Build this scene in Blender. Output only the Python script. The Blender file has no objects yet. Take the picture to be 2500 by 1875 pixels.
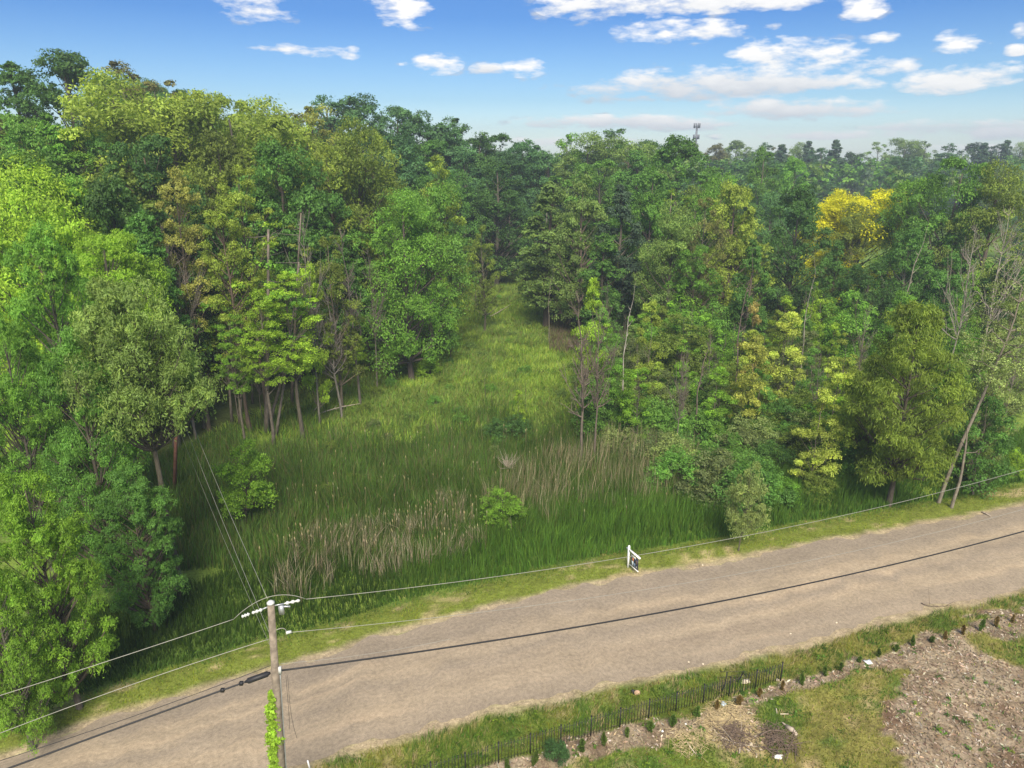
import bpy, math, random
import numpy as np
from mathutils import Vector

# ------------------------------------------------------------------ camera
SC = bpy.context.scene
COL = SC.collection
CAMH, PITCH, FPX = 25.0, math.radians(17.95), 1750.0
cd = bpy.data.cameras.new('camera'); cam = bpy.data.objects.new('camera', cd); COL.objects.link(cam)
cam.location = (0, 0, CAMH); cam.rotation_euler = (math.pi/2 - PITCH, 0, 0)
cd.sensor_width = 36; cd.lens = 25.2; cd.clip_start = 0.3; cd.clip_end = 8000
SC.camera = cam
# ------------------------------------------------------------------ world, sun, exposure
SUN_EL, SUN_AZ = math.radians(46), math.radians(176)     # azimuth clockwise from +Y (north = view direction)
SKY_STRENGTH = 0.115
SC.view_settings.view_transform = 'Standard'; SC.view_settings.look = 'None'
SC.view_settings.exposure = 1.36; SC.view_settings.gamma = 1.0; SC.view_settings.use_curve_mapping = False
sd = bpy.data.lights.new('sun', 'SUN'); sun = bpy.data.objects.new('sun', sd); COL.objects.link(sun)
sd.energy = 2.9; sd.angle = math.radians(28); sd.color = (1.0, 0.91, 0.74)
sdir = Vector((math.sin(SUN_AZ)*math.cos(SUN_EL), math.cos(SUN_AZ)*math.cos(SUN_EL), math.sin(SUN_EL)))
sun.rotation_euler = (-sdir).to_track_quat('-Z', 'Y').to_euler(); sun.location = (0, 0, 300)

CP, SP = math.cos(PITCH), math.sin(PITCH)
def ray(px, py):
    a = (px-1250)/FPX; b = (937.5-py)/FPX
    return np.array((a, CP + b*SP, -SP + b*CP))
def project(x, y, z):
    z = z-CAMH
    dep = y*CP - z*SP; up = y*SP + z*CP
    dep = np.maximum(dep, 1e-3)
    return 1250 + FPX*x/dep, 937.5 - FPX*up/dep
def atz(px, py, z=0.0):
    d = ray(px, py); t = (z-CAMH)/d[2]; return np.array((d[0]*t, d[1]*t, z))
def aty(px, py, y):
    d = ray(px, py); t = y/d[1]; return np.array((d[0]*t, y, CAMH + d[2]*t))

# clouds seen in the sky: (px, py, half width px, half height px, brightness at the base)
CLOUDS = [(620,12,85,32,.9),(985,18,58,38,.95),(760,128,55,10,.85),(690,117,62,9,.8),(800,128,70,12,.85),(850,130,30,14,.9),(1055,156,60,22,.9),
 (1280,164,46,20,.95),(1190,168,35,12,.6),(1450,14,110,28,.75),(1650,6,230,24,.8),(1900,2,150,20,.8),(2110,14,50,26,.9),(1600,70,85,26,.95),
 (1720,76,75,22,.8),(1890,62,28,12,.6),(1880,130,95,34,.85),(2010,140,90,34,.85),(2130,165,90,22,.8),(1590,210,150,32,.55),(1760,205,180,40,.5),(1960,200,140,26,.6),
 (1900,262,190,26,.55),(2060,265,130,20,.6),(2150,92,40,14,.8),(2350,98,58,26,.9),(2300,200,100,26,.75),(2400,180,90,30,.8),(2480,122,30,12,.8),
 (1500,297,200,15,.6),(1700,305,130,12,.6),(2300,310,170,18,.6),(2450,325,90,14,.6),(2000,330,220,10,.7),(2490,70,25,20,.8),(2120,205,38,16,.8),(1380,345,140,10,.8),(2380,362,180,9,.8)]
def build_world():
    w = bpy.data.worlds.new('World'); SC.world = w; w.use_nodes = True
    nt = w.node_tree; N = nt.nodes; L = nt.links; N.clear()
    out = N.new('ShaderNodeOutputWorld'); bg = N.new('ShaderNodeBackground')
    sky = N.new('ShaderNodeTexSky'); sky.sky_type = 'NISHITA'; sky.sun_disc = False
    sky.sun_elevation = SUN_EL; sky.sun_rotation = SUN_AZ; sky.air_density = 1.0; sky.dust_density = 0.6; sky.ozone_density = 2.2; sky.altitude = 200
    tc = N.new('ShaderNodeTexCoord'); sep = N.new('ShaderNodeSeparateXYZ'); L.new(tc.outputs['Generated'], sep.inputs[0])
    def M(op, a, b=None, c=None, clamp=False):
        n = N.new('ShaderNodeMath'); n.operation = op; n.use_clamp = clamp
        for i, v in enumerate((a, b, c)):
            if v is None: continue
            if hasattr(v, 'links') or isinstance(v, bpy.types.NodeSocket): L.new(v, n.inputs[i])
            else: n.inputs[i].default_value = v
        return n.outputs[0]
    X, Y, Z = sep.outputs
    az = M('ARCTAN2', X, Y)
    hz = M('SQRT', M('ADD', M('MULTIPLY', X, X), M('MULTIPLY', Y, Y)))
    el = M('ARCTAN2', Z, hz)
    # wispy noise, stretched along the horizon
    mp = N.new('ShaderNodeMapping'); mp.inputs['Scale'].default_value = (1, 1, 3.2); L.new(tc.outputs['Generated'], mp.inputs[0])
    n1 = N.new('ShaderNodeTexNoise'); n1.inputs['Scale'].default_value = 9; n1.inputs['Detail'].default_value = 9; n1.inputs['Roughness'].default_value = .58; L.new(mp.outputs[0], n1.inputs[0])
    n2 = N.new('ShaderNodeTexNoise'); n2.inputs['Scale'].default_value = 2.6; n2.inputs['Detail'].default_value = 4; L.new(mp.outputs[0], n2.inputs[0])
    n3 = N.new('ShaderNodeTexNoise'); n3.inputs['Scale'].default_value = 26; n3.inputs['Detail'].default_value = 8; n3.inputs['Roughness'].default_value = .6; L.new(mp.outputs[0], n3.inputs[0])
    mask = None; vert = None
    for (px, py, hw, hh, br) in CLOUDS:
        d = ray(px, py); a0 = math.atan2(d[0], d[1]); e0 = math.atan2(d[2], math.hypot(d[0], d[1]))
        sl = math.hypot(1, (px-1250)/FPX)
        wa = hw/FPX/sl/sl*1.25; he = hh/FPX*1.15/sl
        u = M('MULTIPLY', M('SUBTRACT', az, a0), 1/wa); v = M('MULTIPLY', M('SUBTRACT', el, e0), 1/he)
        q = M('SUBTRACT', 1.0, M('ADD', M('MULTIPLY', u, u), M('MULTIPLY', v, v)))
        # upper side bright, base in its own shade
        sh = M('MULTIPLY_ADD', v, .9*(1.05-br), br+.02)
        wq = M('MAXIMUM', q, 0.0)
        if mask is None: mask = q; num = M('MULTIPLY', wq, sh); den = wq
        else:
            mask = M('MAXIMUM', mask, q); num = M('ADD', num, M('MULTIPLY', wq, sh)); den = M('ADD', den, wq)
    shade = M('DIVIDE', num, M('MAXIMUM', den, .02))
    dens = M('ADD', M('MAXIMUM', mask, -1.2), M('ADD', M('MULTIPLY', M('SUBTRACT', n1.outputs['Fac'], .5), 3.6), M('MULTIPLY', M('SUBTRACT', n3.outputs['Fac'], .5), 4.2)))
    dens = M('MULTIPLY', M('SUBTRACT', dens, 0.05), 1.0, clamp=True)
    # similar cloud goes on over the unseen sky, cover raised to whiten ambient light
    away = M('MULTIPLY', M('SUBTRACT', M('MAXIMUM', M('ABSOLUTE', az), M('MULTIPLY', el, 2.4)), .80), 5.0, clamp=True)
    gen = M('ADD', M('MULTIPLY', M('SUBTRACT', n2.outputs['Fac'], .455), 9), M('MULTIPLY', M('SUBTRACT', n1.outputs['Fac'], .5), 3))
    gen = M('MULTIPLY', M('MULTIPLY', gen, 1.0, clamp=True), away)
    up = M('MULTIPLY', M('ADD', Z, 0.01), 60, clamp=True)
    tot = M('MULTIPLY', M('MAXIMUM', dens, gen), up, clamp=True)
    tot = M('MULTIPLY', tot, 0.96)
    shade = M('ADD', shade, M('MULTIPLY', M('SUBTRACT', n3.outputs['Fac'], .5), .8))
    shade = M('MAXIMUM', M('MINIMUM', shade, 1.0), .15)
    cc = N.new('ShaderNodeMix'); cc.data_type = 'RGBA'; L.new(shade, cc.inputs[0])
    cc.inputs[6].default_value = (1.8, 1.98, 2.3, 1); cc.inputs[7].default_value = (4.1, 4.0, 3.85, 1)
    # grade the clear sky a little bluer up high, paler low
    g = N.new('ShaderNodeMix'); g.data_type = 'RGBA'; g.blend_type = 'MULTIPLY'; g.inputs[0].default_value = 1
    L.new(sky.outputs[0], g.inputs[6])
    gr = N.new('ShaderNodeValToRGB'); L.new(M('MULTIPLY', el, 4.4, clamp=True), gr.inputs[0])
    gr.color_ramp.elements[0].color = (.55, .61, .68, 1); gr.color_ramp.elements[1].color = (.13, .245, .41, 1)
    gr.color_ramp.elements[1].position = .7
    gm_ = gr.color_ramp.elements.new(.28); gm_.color = (.28, .375, .475, 1)
    L.new(gr.outputs[0], g.inputs[7])
    mx = N.new('ShaderNodeMix'); mx.data_type = 'RGBA'; L.new(tot, mx.inputs[0]); L.new(g.outputs[2], mx.inputs[6]); L.new(cc.outputs[2], mx.inputs[7])
    L.new(mx.outputs[2], bg.inputs[0]); bg.inputs[1].default_value = SKY_STRENGTH
    L.new(bg.outputs[0], out.inputs[0])
build_world()

# ------------------------------------------------------------------ helpers
rng = np.random.default_rng(7); R = random.Random(11)
def tag(o, label=None, cat=None, group=None, kind=None):
    if label: o['label'] = label
    if cat: o['category'] = cat
    if group: o['group'] = group
    if kind: o['kind'] = kind
    return o
def empty(name, loc, rz=0):
    o = bpy.data.objects.new(name, None); o.empty_display_size = .3; COL.objects.link(o); o.location = loc; o.rotation_euler = (0, 0, rz); return o
def mesh_np(name, V, F, mat=None, col=None, smooth=False, uv=None):
    """V (n,3); F (m,k) uniform, or a list of such arrays"""
    Fs = F if isinstance(F, list) else [F]
    Fs = [np.asarray(f, np.int32) for f in Fs if len(f)]
    me = bpy.data.meshes.new(name); V = np.asarray(V, np.float32)
    me.vertices.add(len(V)); me.vertices.foreach_set('co', V.ravel())
    nl = sum(f.size for f in Fs); nf = sum(len(f) for f in Fs)
    me.loops.add(nl); me.polygons.add(nf)
    me.loops.foreach_set('vertex_index', np.concatenate([f.ravel() for f in Fs]))
    tot = np.concatenate([np.full(len(f), f.shape[1], np.int32) for f in Fs])
    st = np.concatenate([[0], np.cumsum(tot)[:-1]]).astype(np.int32)
    me.polygons.foreach_set('loop_start', st)
    try: me.polygons.foreach_set('loop_total', tot)
    except Exception: pass
    if smooth: me.polygons.foreach_set('use_smooth', np.ones(nf, bool))
    if col is not None:
        a = me.attributes.new('tint', 'FLOAT_COLOR', 'POINT')
        c = np.ones((len(V), 4), np.float32); c[:, :3] = col; a.data.foreach_set('color', c.ravel())
    if uv is not None:
        a = me.attributes.new('st', 'FLOAT_VECTOR', 'POINT'); u = np.zeros((len(V), 3), np.float32); u[:, :2] = uv; a.data.foreach_set('vector', u.ravel())
    me.update(calc_edges=True)
    if mat: me.materials.append(mat)
    return me
def link(name, me, parent=None, color=None):
    o = bpy.data.objects.new(name, me); COL.objects.link(o)
    if parent: o.parent = parent
    if color is not None: o.color = (*color, 1)
    return o
class MB:
    def __init__(s): s.v = []; s.q = []; s.t = []; s.n = 0
    def add(s, V, Q=(), T=()):
        s.v.append(np.asarray(V, float)); 
        if len(Q): s.q.append(np.asarray(Q)+s.n)
        if len(T): s.t.append(np.asarray(T)+s.n)
        s.n += len(V)
    def tube(s, P, rad, sides=6, cap=True):
        P = np.asarray(P, float); n = len(P); rad = np.broadcast_to(np.asarray(rad, float), (n,))
        T = np.gradient(P, axis=0); T /= np.linalg.norm(T, axis=1)[:, None]+1e-9
        ref = np.array((1., 0, 0)) if abs(T[0][0]) < .8 else np.array((0, 1., 0))
        U = np.cross(T, ref); U /= np.linalg.norm(U, axis=1)[:, None]+1e-9; W = np.cross(T, U)
        a = np.linspace(0, 2*math.pi, sides, endpoint=False)
        V = P[:, None] + rad[:, None, None]*(np.cos(a)[None, :, None]*U[:, None]+np.sin(a)[None, :, None]*W[:, None])
        i = np.arange(n-1)[:, None]*sides; j = np.arange(sides)[None]; k = (j+1) % sides
        Q = np.stack([i+j, i+k, i+sides+k, i+sides+j], -1).reshape(-1, 4)
        V = V.reshape(-1, 3); TT = []
        if cap:
            V = np.vstack([V, P[0], P[-1]]); c0 = n*sides
            jj = np.arange(sides); kk = (jj+1) % sides
            TT = np.vstack([np.stack([kk, jj, np.full(sides, c0)], -1), np.stack([(n-1)*sides+jj, (n-1)*sides+kk, np.full(sides, c0+1)], -1)])
        s.add(V, Q, TT)
    def box(s, c, sz, rot=0.0, M=None):
        c = np.asarray(c, float); h = np.asarray(sz, float)/2
        V = np.array([(x, y, z) for x in (-1, 1) for y in (-1, 1) for z in (-1, 1)])*h
        if M is not None: V = V@np.asarray(M).T
        elif rot: cr, sr = math.cos(rot), math.sin(rot); V = np.stack([V[:, 0]*cr-V[:, 1]*sr, V[:, 0]*sr+V[:, 1]*cr, V[:, 2]], -1)
        s.add(V+c, [(0, 1, 3, 2), (4, 6, 7, 5), (0, 4, 5, 1), (2, 3, 7, 6), (0, 2, 6, 4), (1, 5, 7, 3)])
    def rock(s, c, sz, seed=0):
        r_ = np.random.default_rng(seed); nu, nv = 8, 5
        V = []
        for i in range(nv):
            ph = math.pi*(i+.5)/nv
            for j in range(nu):
                th = 2*math.pi*j/nu; k = 1+r_.normal(0, .13)
                V.append((math.sin(ph)*math.cos(th)*k*sz[0], math.sin(ph)*math.sin(th)*k*sz[1], math.cos(ph)*k*sz[2]))
        V.append((0, 0, sz[2])); V.append((0, 0, -sz[2])); V = np.array(V)+np.asarray(c)
        Q = [(i*nu+j, (i+1)*nu+j, (i+1)*nu+(j+1) % nu, i*nu+(j+1) % nu) for i in range(nv-1) for j in range(nu)]
        T = [(j, (j+1) % nu, nu*nv) for j in range(nu)]+[((nv-1)*nu+(j+1) % nu, (nv-1)*nu+j, nu*nv+1) for j in range(nu)]
        s.add(V, Q, T)
    def mesh(s, name, mat, smooth=True, col=None):
        F = []
        if s.q: F.append(np.vstack(s.q))
        if s.t: F.append(np.vstack(s.t))
        return mesh_np(name, np.vstack(s.v), F, mat, col=col, smooth=smooth)
    def build(s, name, mat, parent=None, smooth=True):
        return link(name, s.mesh(name, mat, smooth), parent)

def vnoise(x, y, seed=0):
    """smooth value noise, vectorised, 0..1"""
    x = np.asarray(x, float); y = np.asarray(y, float)
    xi = np.floor(x).astype(np.int64); yi = np.floor(y).astype(np.int64); fx = x-xi; fy = y-yi
    fx = fx*fx*(3-2*fx); fy = fy*fy*(3-2*fy)
    def h(a, b):
        n = (a*374761393 + b*668265263 + seed*144665) & 0x7fffffff
        n = ((n ^ (n >> 13))*1274126177) & 0x7fffffff
        return ((n ^ (n >> 16)) & 0xffff)/65535.0
    return (h(xi, yi)*(1-fx)+h(xi+1, yi)*fx)*(1-fy)+(h(xi, yi+1)*(1-fx)+h(xi+1, yi+1)*fx)*fy
def fbm(x, y, seed=0, o=4):
    s = 0; a = .5; t = 0
    for i in range(o): s = s+a*vnoise(x*2**i, y*2**i, seed+i*7); t += a; a *= .55
    return s/t
def smooth(a, b, x):
    t = np.clip((x-a)/(b-a), 0, 1); return t*t*(3-2*t)

# ------------------------------------------------------------------ road lines and terrain height
FAR_PX = [(0,1854),(81,1818),(203,1773),(309,1740),(407,1716),(488,1688),(570,1663),(667,1635),(800,1599),(942,1551),(1085,1513),(1166,1492),(1268,1470),(1349,1448),(1451,1425),(1573,1405),(1722,1380),(1885,1350),(1986,1329),(2170,1298),(2271,1276),(2414,1255),(2500,1233)]
NEAR_PX = [(715,1875),(800,1840),(902,1810),(1024,1781),(1207,1728),(1390,1692),(1512,1661),(1600,1643),(1783,1606),(1966,1566),(2109,1523),(2210,1500),(2271,1480),(2373,1464),(2500,1431)]
def line_fn(pts):
    W = np.array([atz(*p)[:2] for p in pts]); x, y = W[:, 0], W[:, 1]
    a = np.polyfit(x, y, 1); x0, x1 = x[0]-120, x[-1]+160
    sl0 = (y[4]-y[0])/(x[4]-x[0]); sl1 = (y[-1]-y[-6])/(x[-1]-x[-6])
    x = np.concatenate([[x0], x, [x1]]); y = np.concatenate([[y[0]-120*a[0]], y, [y[-1]+160*a[0]]])
    return (lambda q: np.interp(q, x, y)), a[0]
yfar, SLOPE = line_fn(FAR_PX); ynear, SLN = line_fn(NEAR_PX)
FOOT_D = [0, 40, 62, 72, 83, 93, 108, 143, 178, 260, 500]; FOOT_X = [-44, -36, -24, -21, -18, -15, -12, -11, -10, 10, 60]
def hgt(x, y):
    x = np.asarray(x, float); y = np.asarray(y, float)
    u = np.interp(y, FOOT_D, FOOT_X) - 3 - x
    hill = (16 + 7*smooth(90, 170, y))*smooth(0, 62, u)*(1-smooth(230, 420, y)*.6)*smooth(30, 75, y)
    tm = y-yfar(x)
    marsh = -0.55*smooth(1.5, 5, tm)*(1-smooth(90, 150, y))
    n = (fbm(x/7, y/7, 3)-.5)*.5*smooth(4, 15, tm) + (fbm(x/40, y/40, 9)-.5)*3*smooth(60, 200, np.hypot(x, y))*smooth(8, 40, tm)
    rgt = 3.5*smooth(120, 300, y)*smooth(0, 60, x)
    far = 6*smooth(260, 700, y)
    lot = .12*smooth(1.0, 4, ynear(x)-y) + (fbm(x/2.2, y/2.2, 5)-.5)*.18*smooth(.5, 3, ynear(x)-y)
    return hill+marsh+n+rgt+far+lot
def atg(px, py, h=0.0):
    """point on the ground seen at a pixel of the photograph"""
    d = ray(px, py); z = 0.0
    for _ in range(12):
        t = (z+h-CAMH)/d[2]; z = .5*z+.5*float(hgt(d[0]*t, d[1]*t))
    t = (z+h-CAMH)/d[2]; return np.array((d[0]*t, d[1]*t, z+h))

# ------------------------------------------------------------------ materials
def new_mat(name):
    m = bpy.data.materials.new(name); m.use_nodes = True; nt = m.node_tree; nt.nodes.clear()
    return m, nt.nodes, nt.links
def simple(name, c, rough=.7, metal=0, var=.15, scale=8, bump=0, spec=.3):
    m, N, L = new_mat(name); out = N.new('ShaderNodeOutputMaterial'); b = N.new('ShaderNodeBsdfPrincipled')
    tc = N.new('ShaderNodeTexCoord'); n = N.new('ShaderNodeTexNoise'); n.inputs['Scale'].default_value = scale; n.inputs['Detail'].default_value = 5
    L.new(tc.outputs['Object'], n.inputs[0])
    r = N.new('ShaderNodeValToRGB'); L.new(n.outputs[0], r.inputs[0])
    r.color_ramp.elements[0].position = .3; r.color_ramp.elements[1].position = .7
    r.color_ramp.elements[0].color = (*[v*(1-var) for v in c], 1); r.color_ramp.elements[1].color = (*[min(1, v*(1+var)) for v in c], 1)
    L.new(r.outputs[0], b.inputs['Base Color']); b.inputs['Roughness'].default_value = rough; b.inputs['Metallic'].default_value = metal
    b.inputs['Specular IOR Level'].default_value = spec
    if bump:
        bp = N.new('ShaderNodeBump'); bp.inputs['Strength'].default_value = bump; bp.inputs['Distance'].default_value = .02; L.new(n.outputs[0], bp.inputs['Height']); L.new(bp.outputs[0], b.inputs['Normal'])
    L.new(b.outputs[0], out.inputs[0]); return m
def leafy(name, transl=.42, use_obj=True, rough=.6, spec=.25):
    m, N, L = new_mat(name); out = N.new('ShaderNodeOutputMaterial'); b = N.new('ShaderNodeBsdfPrincipled')
    at = N.new('ShaderNodeAttribute'); at.attribute_name = 'tint'; c = at.outputs['Color']
    if use_obj:
        oi = N.new('ShaderNodeObjectInfo'); mx = N.new('ShaderNodeMix'); mx.data_type = 'RGBA'; mx.blend_type = 'MULTIPLY'; mx.inputs[0].default_value = 1
        L.new(oi.outputs['Color'], mx.inputs[6]); L.new(c, mx.inputs[7]); c = mx.outputs[2]
    L.new(c, b.inputs['Base Color']); b.inputs['Roughness'].default_value = rough; b.inputs['Specular IOR Level'].default_value = spec
    tr = N.new('ShaderNodeBsdfTranslucent'); sc = N.new('ShaderNodeMix'); sc.data_type = 'RGBA'; sc.blend_type = 'MULTIPLY'; sc.inputs[0].default_value = 1
    L.new(c, sc.inputs[6]); sc.inputs[7].default_value = (1.1, 1.2, .55, 1); L.new(sc.outputs[2], tr.inputs[0])
    ms = N.new('ShaderNodeMixShader'); ms.inputs[0].default_value = transl; L.new(b.outputs[0], ms.inputs[1]); L.new(tr.outputs[0], ms.inputs[2])
    L.new(ms.outputs[0], out.inputs[0]); return m
LEAF = leafy('leaf_foliage'); BLADE = leafy('grass_blade', .3, False, .65, .2)
def bark_mat():
    m, N, L = new_mat('bark'); out = N.new('ShaderNodeOutputMaterial'); b = N.new('ShaderNodeBsdfPrincipled')
    oi = N.new('ShaderNodeObjectInfo'); tc = N.new('ShaderNodeTexCoord'); mp = N.new('ShaderNodeMapping'); mp.inputs['Scale'].default_value = (6, 6, 1.2); L.new(tc.outputs['Object'], mp.inputs[0])
    n = N.new('ShaderNodeTexNoise'); n.inputs['Scale'].default_value = 2; n.inputs['Detail'].default_value = 6; L.new(mp.outputs[0], n.inputs[0])
    r = N.new('ShaderNodeValToRGB'); r.color_ramp.elements[0].position = .3; r.color_ramp.elements[1].position = .72
    r.color_ramp.elements[0].color = (.45, .43, .4, 1); r.color_ramp.elements[1].color = (1.3, 1.3, 1.3, 1); L.new(n.outputs[0], r.inputs[0])
    mx = N.new('ShaderNodeMix'); mx.data_type = 'RGBA'; mx.blend_type = 'MULTIPLY'; mx.inputs[0].default_value = 1; L.new(oi.outputs['Color'], mx.inputs[6]); L.new(r.outputs[0], mx.inputs[7])
    L.new(mx.outputs[2], b.inputs['Base Color']); b.inputs['Roughness'].default_value = .9
    bp = N.new('ShaderNodeBump'); bp.inputs['Strength'].default_value = .6; bp.inputs['Distance'].default_value = .03; L.new(n.outputs[0], bp.inputs['Height']); L.new(bp.outputs[0], b.inputs['Normal'])
    L.new(b.outputs[0], out.inputs[0]); return m
BARK = bark_mat()
def tinted_ground(name, fine=(14, 60), amt=.5):
    """base colour from the sheet's own colour map, broken up by fine noise"""
    m, N, L = new_mat(name); out = N.new('ShaderNodeOutputMaterial'); b = N.new('ShaderNodeBsdfPrincipled')
    at = N.new('ShaderNodeAttribute'); at.attribute_name = 'tint'; tc = N.new('ShaderNodeTexCoord')
    c = at.outputs['Color']; hsum = None
    for s_, det, lo, hi in ((.9, 6, .72, 1.28), (fine[0]*.35, 8, .62, 1.4), (fine[1]*.2, 4, .7, 1.3)):
        n = N.new('ShaderNodeTexNoise'); n.inputs['Scale'].default_value = s_; n.inputs['Detail'].default_value = det; n.inputs['Roughness'].default_value = .65; L.new(tc.outputs['Object'], n.inputs[0])
        mr = N.new('ShaderNodeMapRange'); mr.inputs[1].default_value = .3; mr.inputs[2].default_value = .7; mr.inputs[3].default_value = 1-(1-lo)*amt*2; mr.inputs[4].default_value = 1+(hi-1)*amt*2; L.new(n.outputs[0], mr.inputs[0])
        vm = N.new('ShaderNodeVectorMath'); vm.operation = 'SCALE'; L.new(c, vm.inputs[0]); L.new(mr.outputs[0], vm.inputs['Scale']); c = vm.outputs[0]; hsum = n.outputs[0]
    L.new(c, b.inputs['Base Color']); b.inputs['Roughness'].default_value = .95; b.inputs['Specular IOR Level'].default_value = .1
    bp = N.new('ShaderNodeBump'); bp.inputs['Strength'].default_value = .7; bp.inputs['Distance'].default_value = .06; L.new(hsum, bp.inputs['Height']); L.new(bp.outputs[0], b.inputs['Normal'])
    L.new(b.outputs[0], out.inputs[0]); return m
GROUND = tinted_ground('ground_soil_and_turf')

# ------------------------------------------------------------------ regions (photograph pixels of ground points)
def inpoly(px, py, poly):
    px = np.asarray(px); py = np.asarray(py); r = np.zeros(px.shape, bool); n = len(poly); j = n-1
    for i in range(n):
        xi, yi = poly[i]; xj, yj = poly[j]
        c = ((yi > py) != (yj > py)) & (px < (xj-xi)*(py-yi)/((yj-yi)+1e-9)+xi); r ^= c; j = i
    return r
P_CHIPS = [(2215,1580),(2300,1545),(2420,1500),(2600,1470),(2600,1545),(2480,1530),(2380,1560),(2370,1580),(2440,1612),(2600,1670),(2600,2000),(2200,2000),(2180,1800),(2200,1700),(2185,1625)]
P_CHIP2 = [(1150,1885),(1240,1850),(1420,1800),(1530,1772),(1680,1738),(1800,1700),(1900,1675),(2000,1640),(2100,1610),(2215,1570),(2290,1535),(2330,1560),(2200,1620),(2080,1635),(1960,1680),(1860,1720),(1780,1770),(1620,1800),(1450,1850),(1300,1900)]
P_BRASH = [(1700,1760),(1800,1720),(1850,1760),(1900,1800),(1850,1850),(1760,1830),(1710,1800)]
def ground_color(x, y):
    z = hgt(x, y); px, py = project(x, y, z); n1 = fbm(x/1.6, y/1.6, 21); n2 = fbm(x/6, y/6, 31); n3 = fbm(x/.6, y/.6, 41, 3)
    def mixc(a, b, t): t = np.clip(t, 0, 1)[..., None]; return a*(1-t)+b*t
    C = lambda *v: np.array(v, float)
    base = mixc(np.broadcast_to(C(.095, .155, .028), x.shape+(3,)), C(.16, .23, .04), smooth(.35, .65, n2))
    tm = y-yfar(x); tn = ynear(x)-y
    # verge beside the road: yellow-green turf with straw
    ver = smooth(4.2, 2.6, tm+(n1-.5)*2)*smooth(-.2, .2, tm)
    vc = mixc(np.broadcast_to(C(.14, .17, .03), x.shape+(3,)), C(.34, .28, .14), smooth(.56, .70, n1*.6+n3*.4))
    base = mixc(base, vc, ver)
    # house lot this side
    lot = (tn > 0).astype(float)
    lc = mixc(np.broadcast_to(C(.11, .15, .025), x.shape+(3,)), C(.18, .17, .045), smooth(.4, .62, n2))
    lc = mixc(lc, C(.32, .25, .13), smooth(.56, .70, n1*.6+n3*.4)*.9)
    lc = mixc(lc, C(.06, .12, .02), smooth(.60, .72, fbm(x/1.1, y/1.1, 77))*.7)
    chip = np.maximum(inpoly(px+(n3-.5)*90+(n1-.5)*150, py+(n3-.5)*50+(n1-.5)*50, P_CHIPS), inpoly(px+(n3-.5)*60, py+(n1-.5)*60+(n3-.5)*20, P_CHIP2)).astype(float)
    cc = mixc(np.broadcast_to(C(.21, .155, .11), x.shape+(3,)), C(.31, .245, .18), smooth(.4, .6, n3))
    cc = mixc(cc, C(.13, .08, .055), smooth(.60, .72, n1))
    lc = mixc(lc, cc, chip*.92)
    br = inpoly(px, py+(n3-.5)*20, P_BRASH).astype(float); lc = mixc(lc, C(.42, .33, .18), br*.8)
    base = mixc(base, lc, lot)
    # bare gravelly lip along both road edges
    lip = np.maximum(smooth(.9, 0, np.abs(tn)+(n3-.5)*.9), smooth(.8, 0, np.abs(tm)+(n3-.5)*.8))
    base = mixc(base, C(.34, .27, .18), lip)
    # wood floor
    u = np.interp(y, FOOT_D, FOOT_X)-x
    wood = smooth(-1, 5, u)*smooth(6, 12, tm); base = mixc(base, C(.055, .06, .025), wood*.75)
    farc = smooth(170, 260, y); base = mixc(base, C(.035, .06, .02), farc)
    return base
def build_ground():
    # a fine sheet near the camera, one coarse sheet's rows further out, all one mesh (a grid warped outward)
    n = 330; s = np.linspace(-1, 1, n)
    gx = np.sign(s)*(np.abs(s)*70+np.abs(s)**7*1050)
    m = 400; t = np.linspace(0, 1, m); gy = 8+t*95+t**7*1000
    gy = np.concatenate([[-1000, -400, -120, -30, -5], gy])
    X, Y = np.meshgrid(gx, gy); Z = hgt(X, Y)
    tm = Y-yfar(X); tn = ynear(X)-Y
    Z = Z-.06*((tm < -1.0) & (tn < -1.0))
    V = np.stack([X, Y, Z], -1).reshape(-1, 3); h, w = X.shape
    i = np.arange(h-1)[:, None]*w; j = np.arange(w-1)[None]
    Q = np.stack([i+j, i+j+1, i+w+j+1, i+w+j], -1).reshape(-1, 4)
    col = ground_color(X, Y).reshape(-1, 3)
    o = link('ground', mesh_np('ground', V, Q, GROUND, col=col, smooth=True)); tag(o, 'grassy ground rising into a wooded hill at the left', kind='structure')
build_ground()

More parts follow.
